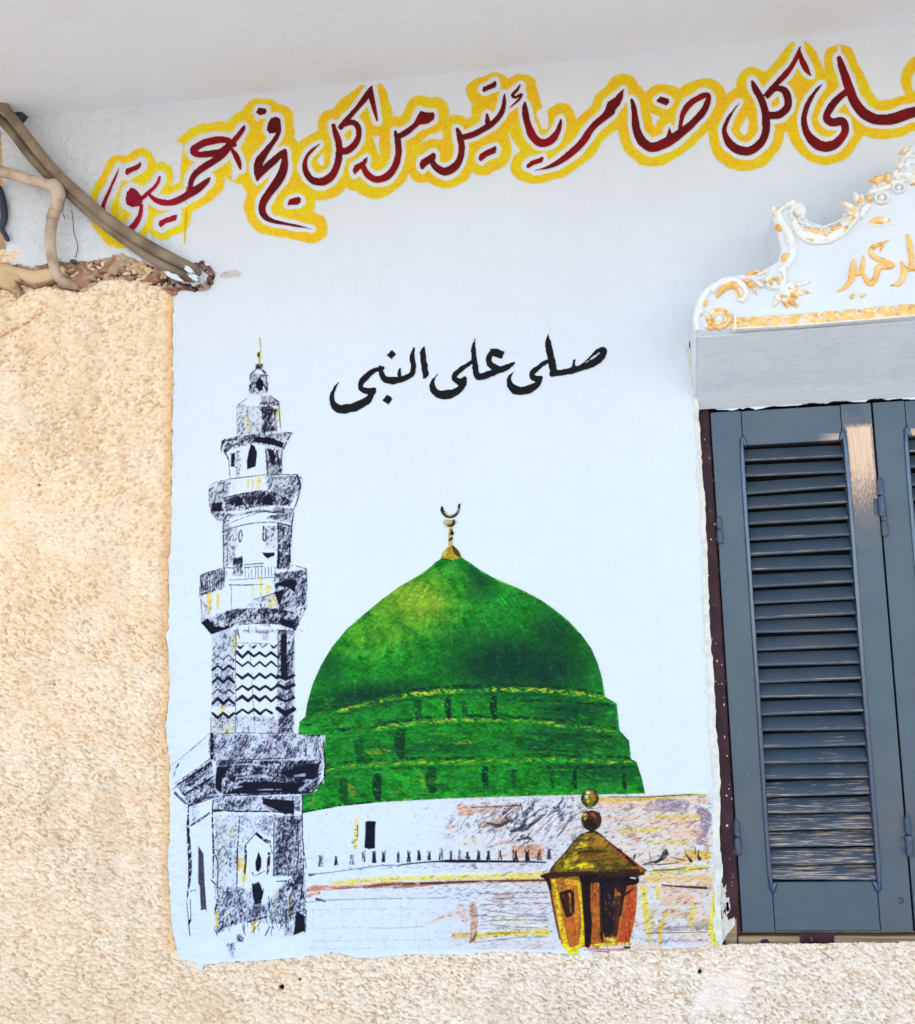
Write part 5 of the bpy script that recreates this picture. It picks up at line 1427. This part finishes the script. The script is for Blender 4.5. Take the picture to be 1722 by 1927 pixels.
relief('corner_scroll', [([(125, 1400, 40), (120, 1320, 50), (140, 1240, 56), (175, 1160, 56), (225, 1095, 44), (250, 1075, 24)], 16, .05), ([(182, 1215, 44), (186, 1210, 40)], 20, .8), ([(150, 1290, 26), (170, 1260, 22)], 14, .4),
    ([(240, 1120, 40), (290, 1065, 60), (370, 1045, 64), (440, 1070, 64), (480, 1130, 52), (465, 1185, 44), (430, 1190, 30)], 15, .2), ([(275, 1160, 30), (320, 1105, 50), (380, 1080, 54), (430, 1115, 44), (445, 1165, 40)], 17, .85), ([(425, 1110, 24), (450, 1150, 20)], 19, .5),
    leaf(470, 1040, 550, 1110, 44, 15, .6), leaf(500, 1020, 560, 1150, 40, 15, .55), leaf(480, 1000, 610, 970, 34, 12, .6), leaf(560, 1010, 660, 965, 34, 12, .3), leaf(540, 1050, 620, 1100, 40, 15, .35), leaf(590, 1040, 585, 1110, 30, 15, .8),
    (ring(690, 1058, 58, 34, -40, 250), 16, .3), (ring(690, 1056, 34, 24, 160, 380), 14, .8), ([(690, 1078, 44), (694, 1080, 40)], 18, .1), ([(740, 1120, 36), (765, 1050, 34), (760, 980, 36)], 13, .1)])
relief('leaf_spray', [leaf(740, 1135, 685, 1240, 52, 13, .6), leaf(745, 1140, 690, 1170, 34, 11, .4), leaf(750, 1140, 790, 1250, 54, 13, .6), leaf(755, 1140, 850, 1240, 58, 14, .55), leaf(760, 1130, 900, 1150, 56, 13, .5), leaf(760, 1120, 970, 1135, 44, 12, .45), leaf(765, 1105, 930, 1060, 54, 14, .4), leaf(760, 1090, 850, 1045, 40, 12, .3), ([(745, 1130, 40), (750, 1128, 34)], 17, .2), leaf(850, 1150, 860, 1260, 28, 10, .4), leaf(880, 1080, 960, 1050, 30, 11, .2)])
relief('rising_stem', [([(745, 965, 56), (790, 920, 62), (825, 840, 62), (815, 750, 62), (780, 680, 64), (740, 610, 62), (715, 545, 56)], 14, .15), ([(765, 885, 56), (770, 870, 50)], 18, .85), ([(720, 655, 54), (728, 665, 44)], 18, .75), ([(708, 630, 26), (712, 625, 20)], 20, .6), ([(785, 760, 36), (790, 770, 34)], 16, .2),
    leaf(690, 570, 735, 520, 40, 14, .5), leaf(680, 540, 690, 500, 40, 13, .3), leaf(700, 560, 780, 490, 44, 15, .35), ([(770, 510, 40), (815, 480, 52), (845, 490, 30)], 17, .0), ([(820, 600, 30), (810, 550, 36), (840, 500, 34), (885, 500, 36), (905, 545, 40), (895, 590, 36)], 18, .15), ([(860, 530, 74), (870, 545, 70)], 20, .4), ([(890, 580, 20), (870, 600, 16)], 16, .2)])
relief('curved_moulding', [([(835, 590, 40), (850, 650, 70), (910, 705, 90), (1000, 730, 92), (1100, 710, 92), (1190, 665, 88), (1260, 600, 70), (1300, 555, 46)], 12, .35), ([(830, 640, 18), (870, 720, 20), (940, 765, 22), (1030, 775, 22), (1120, 755, 22), (1210, 700, 22), (1290, 610, 20), (1320, 580, 16)], 13, .0), ([(865, 600, 16), (900, 635, 18), (960, 655, 18), (1040, 660, 18), (1130, 630, 18), (1200, 590, 16)], 14, .05),
    ([(960, 685, 50), (1000, 700, 56)], 14, .85), (ring(920, 662, 30, 18), 18, .5), (ring(1058, 692, 34, 18), 18, .5), ([(1050, 690, 40), (1060, 692, 36)], 16, .8), (ring(1200, 640, 30, 18), 18, .45), ([(1120, 680, 44), (1160, 660, 40)], 15, .75), ([(1230, 630, 40), (1270, 590, 30)], 16, .7)])
gar = [leaf(1300, 530, 1180, 470, 46, 14, .4), leaf(1300, 540, 1195, 500, 40, 13, .5), leaf(1300, 560, 1190, 560, 44, 13, .55), leaf(1290, 570, 1200, 650, 34, 11, .4), leaf(1320, 500, 1275, 390, 44, 13, .15), leaf(1330, 490, 1330, 400, 40, 13, .1), leaf(1340, 520, 1330, 600, 44, 14, .1), ([(1315, 470, 50), (1320, 455, 40)], 18, .85), ([(1385, 455, 44), (1380, 440, 40)], 17, .8), ([(1350, 530, 60), (1380, 500, 50)], 15, .3),
       (ring(1475, 445, 46, 26), 17, .05), ([(1475, 445, 50), (1478, 447, 46)], 19, .25), (ring(1600, 370, 42, 22), 16, .1), ([(1600, 372, 44), (1602, 374, 40)], 18, .3), ([(1400, 400, 40), (1450, 380, 46), (1530, 360, 46)], 13, .25), ([(1440, 310, 60), (1470, 300, 50)], 17, .8), leaf(1430, 320, 1385, 320, 30, 12, .6), leaf(1440, 320, 1440, 345, 28, 14, .8), ([(1525, 310, 54), (1530, 300, 44)], 17, .7), leaf(1520, 300, 1515, 250, 36, 14, .6), leaf(1560, 290, 1590, 220, 40, 14, .4),
       ([(1590, 280, 56), (1620, 270, 50)], 15, .35), ([(1660, 270, 60), (1700, 280, 60), (1800, 290, 60)], 14, .35), ([(1700, 325, 50), (1780, 330, 40)], 15, .6), leaf(1590, 240, 1640, 170, 44, 14, .3), leaf(1640, 200, 1700, 180, 44, 15, .15), leaf(1620, 180, 1630, 130, 36, 13, .35), leaf(1640, 150, 1710, 100, 46, 14, .1), leaf(1610, 115, 1690, 60, 36, 12, .7), ([(1660, 210, 40), (1680, 230, 40)], 15, .2), leaf(1700, 220, 1800, 200, 50, 14, .2), leaf(1700, 140, 1800, 120, 50, 14, .3), leaf(1740, 60, 1800, 30, 40, 12, .6), ([(1560, 330, 40), (1640, 320, 40)], 12, .3)]
relief('flower_garland', gar)
relief('gilded_cartouche', [([(1400, 622, 40), (1450, 605, 56), (1510, 600, 50), (1530, 598, 30)], 9, .75), ([(1385, 635, 16), (1460, 645, 14), (1550, 630, 16)], 7, .0)])


def letter_relief(H, Gm):
    d = shape_dist(cv, GOLD, 6)
    d = d - .9
    q = np.clip(-d / 3.0, 0, 1)
    hn = .009 * np.minimum(q * 1.6, 1)
    return np.maximum(H, hn), np.where(hn > 0, 1.3, Gm)


relief('gilded_lettering', [], extra=letter_relief)

# ---------------------------------------------------------------- window frame
wf = thing('window_frame', 'old maroon window frame with a bare wood sill rail behind the blue shutters', 'window frame', (.19, .05, 1.02))
bm = box_bm(bmesh.new(), .145, .196, .036, .069, 1.03, 2.2); from_bm('jamb', bm, M_MAROON, wf, bevel=.004)
bm = box_bm(bmesh.new(), .894, WX1 + .002, .036, .069, 1.03, 2.2); from_bm('jamb', bm, M_MAROON, wf, bevel=.004)
bm = box_bm(bmesh.new(), .196, .894, .045, .069, 2.168, 2.21); from_bm('head_rail', bm, M_DARK, wf)
bm = box_bm(bmesh.new(), .187, WX1, .028, .069, 1.012, 1.0405); from_bm('sill_rail', bm, M_WOOD, wf, bevel=.003)
bm = box_bm(bmesh.new(), .196, .894, .063, .0685, 1.044, 2.168); from_bm('added_dark_backing', bm, M_DARK, wf)  # black backing board added behind the slats for the unlit room
q = W([1505, 1570, 1570, 1505], [1757, 1756, 1775, 1777], .027)
from_bm('paint_patch', prism_bm([tuple(p) for p in q], [(p[0], .0285, p[2]) for p in q]), M_MAROON, wf)
q = W([1428, 1434, 1444, 1450, 1440, 1432], [1776, 1768, 1767, 1775, 1777, 1776], .027)
from_bm('paint_patch', prism_bm([tuple(p) for p in q], [(p[0], .0285, p[2]) for p in q]), M_MAROON, wf)
q = W([1366, 1386, 1387, 1376, 1366], [1745, 1728, 1777, 1778, 1776], .033)
from_bm('bare_wood_foot', prism_bm([tuple(p) for p in q], [(p[0], .037, p[2]) for p in q]), M_WOOD, wf)
for pts in ([(1357, 1655), (1362, 1672), (1367, 1664), (1366, 1690), (1372, 1688), (1374, 1712), (1368, 1722), (1364, 1700), (1360, 1730), (1357, 1700)], [(1357, 1738), (1364, 1716), (1370, 1732), (1382, 1726), (1384, 1742), (1376, 1748), (1368, 1760), (1360, 1775), (1356, 1760)], [(1366, 1700), (1371, 1696), (1373, 1714), (1368, 1716)]):
    j = jitter(pts + pts[:1], .7, 4, len(pts))[:-1]
    q = W(j[:, 0], j[:, 1], .031)
    from_bm('paint_flake', prism_bm([tuple(p) for p in q], [(p[0], .0365, p[2]) for p in q]), M_FLAKE, wf)

# ---------------------------------------------------------------- shutters
LX, LW, Z0, Z1 = .197, .344, 1.050, 2.163
SHT = ('louvred grey blue shutter leaf beside the mural with a painted peach sheen on its right stile', 'louvred grey blue shutter leaf at the right edge cut off by the photo')
sh = thing('window_shutter', SHT[0], 'shutter', (LX, .03, Z0), 'shutter leaves of the window')
Y0, Y1 = .030, .060
a, b = LX + .066, LX + LW - .064
from_bm('stile', box_bm(bmesh.new(), LX, a, Y0, Y1, Z0, Z1), M_STILE, sh, bevel=.0015)
pl = from_bm('stile', box_bm(bmesh.new(), b, LX + LW, Y0, Y1, Z0, Z1), M_SHEEN, sh, bevel=.0015)
pl['label'] = 'stile with a long peach sheen painted on near its top'
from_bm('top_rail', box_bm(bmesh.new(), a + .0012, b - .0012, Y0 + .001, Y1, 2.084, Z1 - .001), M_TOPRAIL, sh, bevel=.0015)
from_bm('bottom_rail', box_bm(bmesh.new(), a + .0012, b - .0012, Y0 + .001, Y1, Z0 + .001, 1.150), M_RAIL, sh, bevel=.0015)
for x, s in ((a - .003, 1), (b + .004, -1)):
    bm = bmesh.new(); tube_bm(bm, [(x + .012 * s, Y0 + .002, 1.150), (x, Y0, 1.166), (x, Y0, 1.6), (x, Y0, 2.065), (x + .010 * s, Y0 + .002, 2.083)], [.0052] * 5, 10)
    from_bm('bead', bm, M_BEAD, sh, smooth=True)
NS = 27
pitch = (2.080 - 1.152) / NS
rs = np.random.RandomState(3)
for k in range(NS):
    z = 1.152 + k * pitch
    tl = rs.normal(0, .0012); z += rs.normal(0, .0009)
    sec = [(.0335, z + .001), (.0320, z + .0035), (.0325, z + .0065), (.052, z + .0310), (.057, z + .0310), (.057, z + .0275), (.0385, z + .001)]
    bm = bmesh.new()
    va = [bm.verts.new((a + .0004, y, zz + tl)) for y, zz in sec]; vb = [bm.verts.new((b - .0004, y, zz - tl)) for y, zz in sec]
    bm.faces.new(va); bm.faces.new(vb[::-1])
    for i in range(len(sec)):
        bm.faces.new((va[i], vb[i], vb[(i + 1) % len(sec)], va[(i + 1) % len(sec)]))
    from_bm('slat', bm, M_SLAT, sh, bevel=.0008, seg=1)


def hinge(x, z, y, parent, h=.052, plate=True):
    bm = bmesh.new()
    tube_bm(bm, [(x, y, z - h), (x, y, z - h * .98), (x, y, z - .002)], [.006, .0075, .0075], 12, 2)
    tube_bm(bm, [(x, y, z + .002), (x, y, z + h * .8), (x, y, z + h * .86), (x, y, z + h)], [.0065, .0065, .004, .004], 12, 2)
    if plate:
        box_bm(bm, x - .016, x - .004, .0285, .0298, z - h * .9, z - .004)
    return from_bm('hinge', bm, M_HINGE, parent, smooth=False)


hinge(.5455, 1.955, .022, sh, .042); hinge(.5455, 1.245, .022, sh, .042)
hinge(LX + .001, 1.245, .026, sh, .036, False); hinge(LX + .004, 1.90, .028, sh, .030, False)
p = W(1415, 1703, .03)
bm = bmesh.new(); tube_bm(bm, [(p[0], .031, p[2]), (p[0], .026, p[2]), (p[0], .0245, p[2])], [.007, .007, .0045], 12, 2); from_bm('bolt', bm, M_HINGE, sh)
p = W(1695, 1694, .03)
bm = bmesh.new(); tube_bm(bm, [(p[0] - .005, .0285, p[2] + .004), (p[0] + .002, .028, p[2] + .004), (p[0] + .005, .028, p[2]), (p[0] + .002, .028, p[2] - .005), (p[0] - .004, .0285, p[2] - .005)], [.0011] * 5, 8); from_bm('staple', bm, M_WIRE, sh)
p = W(1622, 802, .03)
bm = bmesh.new(); tube_bm(bm, [(p[0], .031, p[2]), (p[0], .0285, p[2])], [.006, .005], 10, 2); from_bm('knot_hole', bm, M_DARK, sh)


def dup(root, loc, label):
    r = root.copy(); C.objects.link(r); r.location = loc; r['label'] = label
    for ch in list(root.children):
        c = ch.copy(); C.objects.link(c); c.parent = r
        if 'label' in c:
            del c['label']
    return r


s2 = dup(sh, (LX + LW + .004, .03, Z0), SHT[1])

# ---------------------------------------------------------------- pipes and cables at the upper left
zp = frame(0, 160, 3.743)


def pipe(name, label, cat, pts, depth, w, mat, bits=(), seg=16):
    pp = zp(*pts)
    d = np.interp(np.arange(len(pp)), np.linspace(0, len(pp) - 1, len(depth)), depth)
    P = [W(x, y, dd) for (x, y), dd in zip(pp, d)]
    ww = np.interp(np.arange(len(pp)), np.linspace(0, len(pp) - 1, len(w)), w)
    bm = bmesh.new(); tube_bm(bm, P, ww, seg, 6)
    t = thing(name, label, cat, tuple(P[-1]))
    from_bm('pipe', bm, mat, t, smooth=True)
    return t, P


t1, P1 = pipe('conduit_pipe', 'upper brown conduit of the pair slanting down into the wall', 'pipe', [(-160, -70), (-40, 72), (110, 262), (280, 480), (420, 640), (560, 772), (720, 912), (900, 1042), (1080, 1150), (1230, 1230), (1350, 1292), (1420, 1340)], [-.080, -.066, -.050, -.034, -.020, .012], [.0125, .0130, .0130], M_COND)
t2, P2 = pipe('conduit_pipe', 'lower brown conduit of the pair with white paint splashes at its end', 'pipe', [(-160, 30), (-50, 190), (72, 312), (206, 490), (336, 630), (484, 762), (626, 892), (786, 1020), (946, 1138), (1092, 1236), (1226, 1310), (1340, 1362), (1400, 1390)], [-.058, -.046, -.032, -.020, -.010, .014], [.0115, .0122, .0120], M_COND)
for tt, px, py, n, sd_, yy in ((t2, 1215, 1345, 9, 1, -.028), (t1, 1330, 1300, 8, 2, -.030), (t1, 1360, 1350, 8, 4, -.022)):
    q0 = zp((px, py))[0]
    rs = np.random.RandomState(sd_)
    pts = []
    for k in range(26):
        an = k / 26 * 2 * math.pi
        rr = rs.uniform(.6, 1.25)
        ca, sa = math.cos(math.radians(30)), math.sin(math.radians(30))
        u, v_ = math.cos(an) * (20 if tt is t2 else 11) * rr, math.sin(an) * 5.5 * rr
        pts.append((q0[0] + u * ca - v_ * sa, q0[1] + u * sa + v_ * ca))
    f_ = W([p[0] for p in pts], [p[1] for p in pts], yy)
    from_bm('paint_splash', prism_bm([tuple(p) for p in f_], [(p[0], p[1] + .012, p[2]) for p in f_]), M_WHITE, tt, bevel=.001)

t3, P3 = pipe('branch_pipe', 'short pale pipe bending down from the left edge into the stucco', 'pipe', [(-220, 520), (-20, 600), (100, 632), (220, 672), (330, 700), (385, 722), (408, 780), (395, 860), (372, 940), (356, 1040), (358, 1150), (374, 1250), (400, 1330), (440, 1380), (500, 1408), (548, 1420)], [-.060, -.056, -.054, -.050, -.040, -.012, .010], [.0132, .0132, .0136, .0150, .0142, .0130, .0122, .0124, .0095], M_BRANCH)
bm = bmesh.new(); tube_bm(bm, [W(*zp((352, 700))[0], -.052), W(*zp((392, 716))[0], -.052), W(*zp((412, 775))[0], -.051), W(*zp((404, 830))[0], -.050)], [.0145, .0182, .0182, .0150], 16, 6); from_bm('elbow', bm, M_BRANCH, t3, smooth=True)
bm = bmesh.new(); tube_bm(bm, [W(*zp((388, 880))[0], -.050), W(*zp((372, 935))[0], -.049), W(*zp((369, 950))[0], -.049)], [.0150, .0156, .0138], 16, 4); from_bm('collar', bm, M_BRANCH, t3, smooth=True)
bm = bmesh.new(); tube_bm(bm, [W(x, y, d) for (x, y), d in zip(zp((505, 880), (515, 960), (520, 1030), (543, 1110), (547, 1160), (530, 1215)), (-.03, -.022, -.016, -.010, -.008, -.003))], [.0011] * 6, 8, 6)
wr = thing('loose_wire', 'thin dark wire hanging from the conduit to a knot in the wall', 'wire', tuple(W(*zp((530, 1220))[0])))
from_bm('strand', bm, M_WIRE, wr, smooth=True)
bm = bmesh.new(); tube_bm(bm, [W(*zp((500, 1240))[0], -.004), W(*zp((522, 1246))[0], -.010), W(*zp((540, 1252))[0], -.006)], [.004, .0065, .004], 10, 4); from_bm('knot', bm, M_WIRE, wr, smooth=True)
bm = bmesh.new(); tube_bm(bm, [W(x, y, -.045) for x, y in zp((452, 835), (444, 880), (434, 872), (457, 945))], [.0009] * 4, 8, 3)
tag(from_bm('wire_end', bm, M_WIRE, smooth=True), 'short kinked wire end poking out behind the pale pipe elbow', 'wire')
bm = bmesh.new(); tube_bm(bm, [W(x, y, -.012) for x, y in zp((-40, 690), (0, 745), (22, 830), (30, 930), (14, 1010), (30, 1045), (52, 1085), (64, 1095))], [.008, .008, .009, .009, .007, .0065, .006, .003], 12, 6)
tag(from_bm('hanging_cable', bm, M_NAVY, smooth=True), 'thick navy cable hanging down along the left edge of the white plaster', 'cable')
q = [W(x, y, -.03) for x, y in zp((52, 128), (92, 136), (136, 158), (158, 194), (118, 238), (84, 214), (58, 176))]
tag(from_bm('wall_clip', prism_bm([tuple(p) for p in q], [(p[0], p[1] + .03, p[2]) for p in q]), M_NAVY, bevel=.002), 'small navy blue clip behind the conduits under the balcony', 'clip')
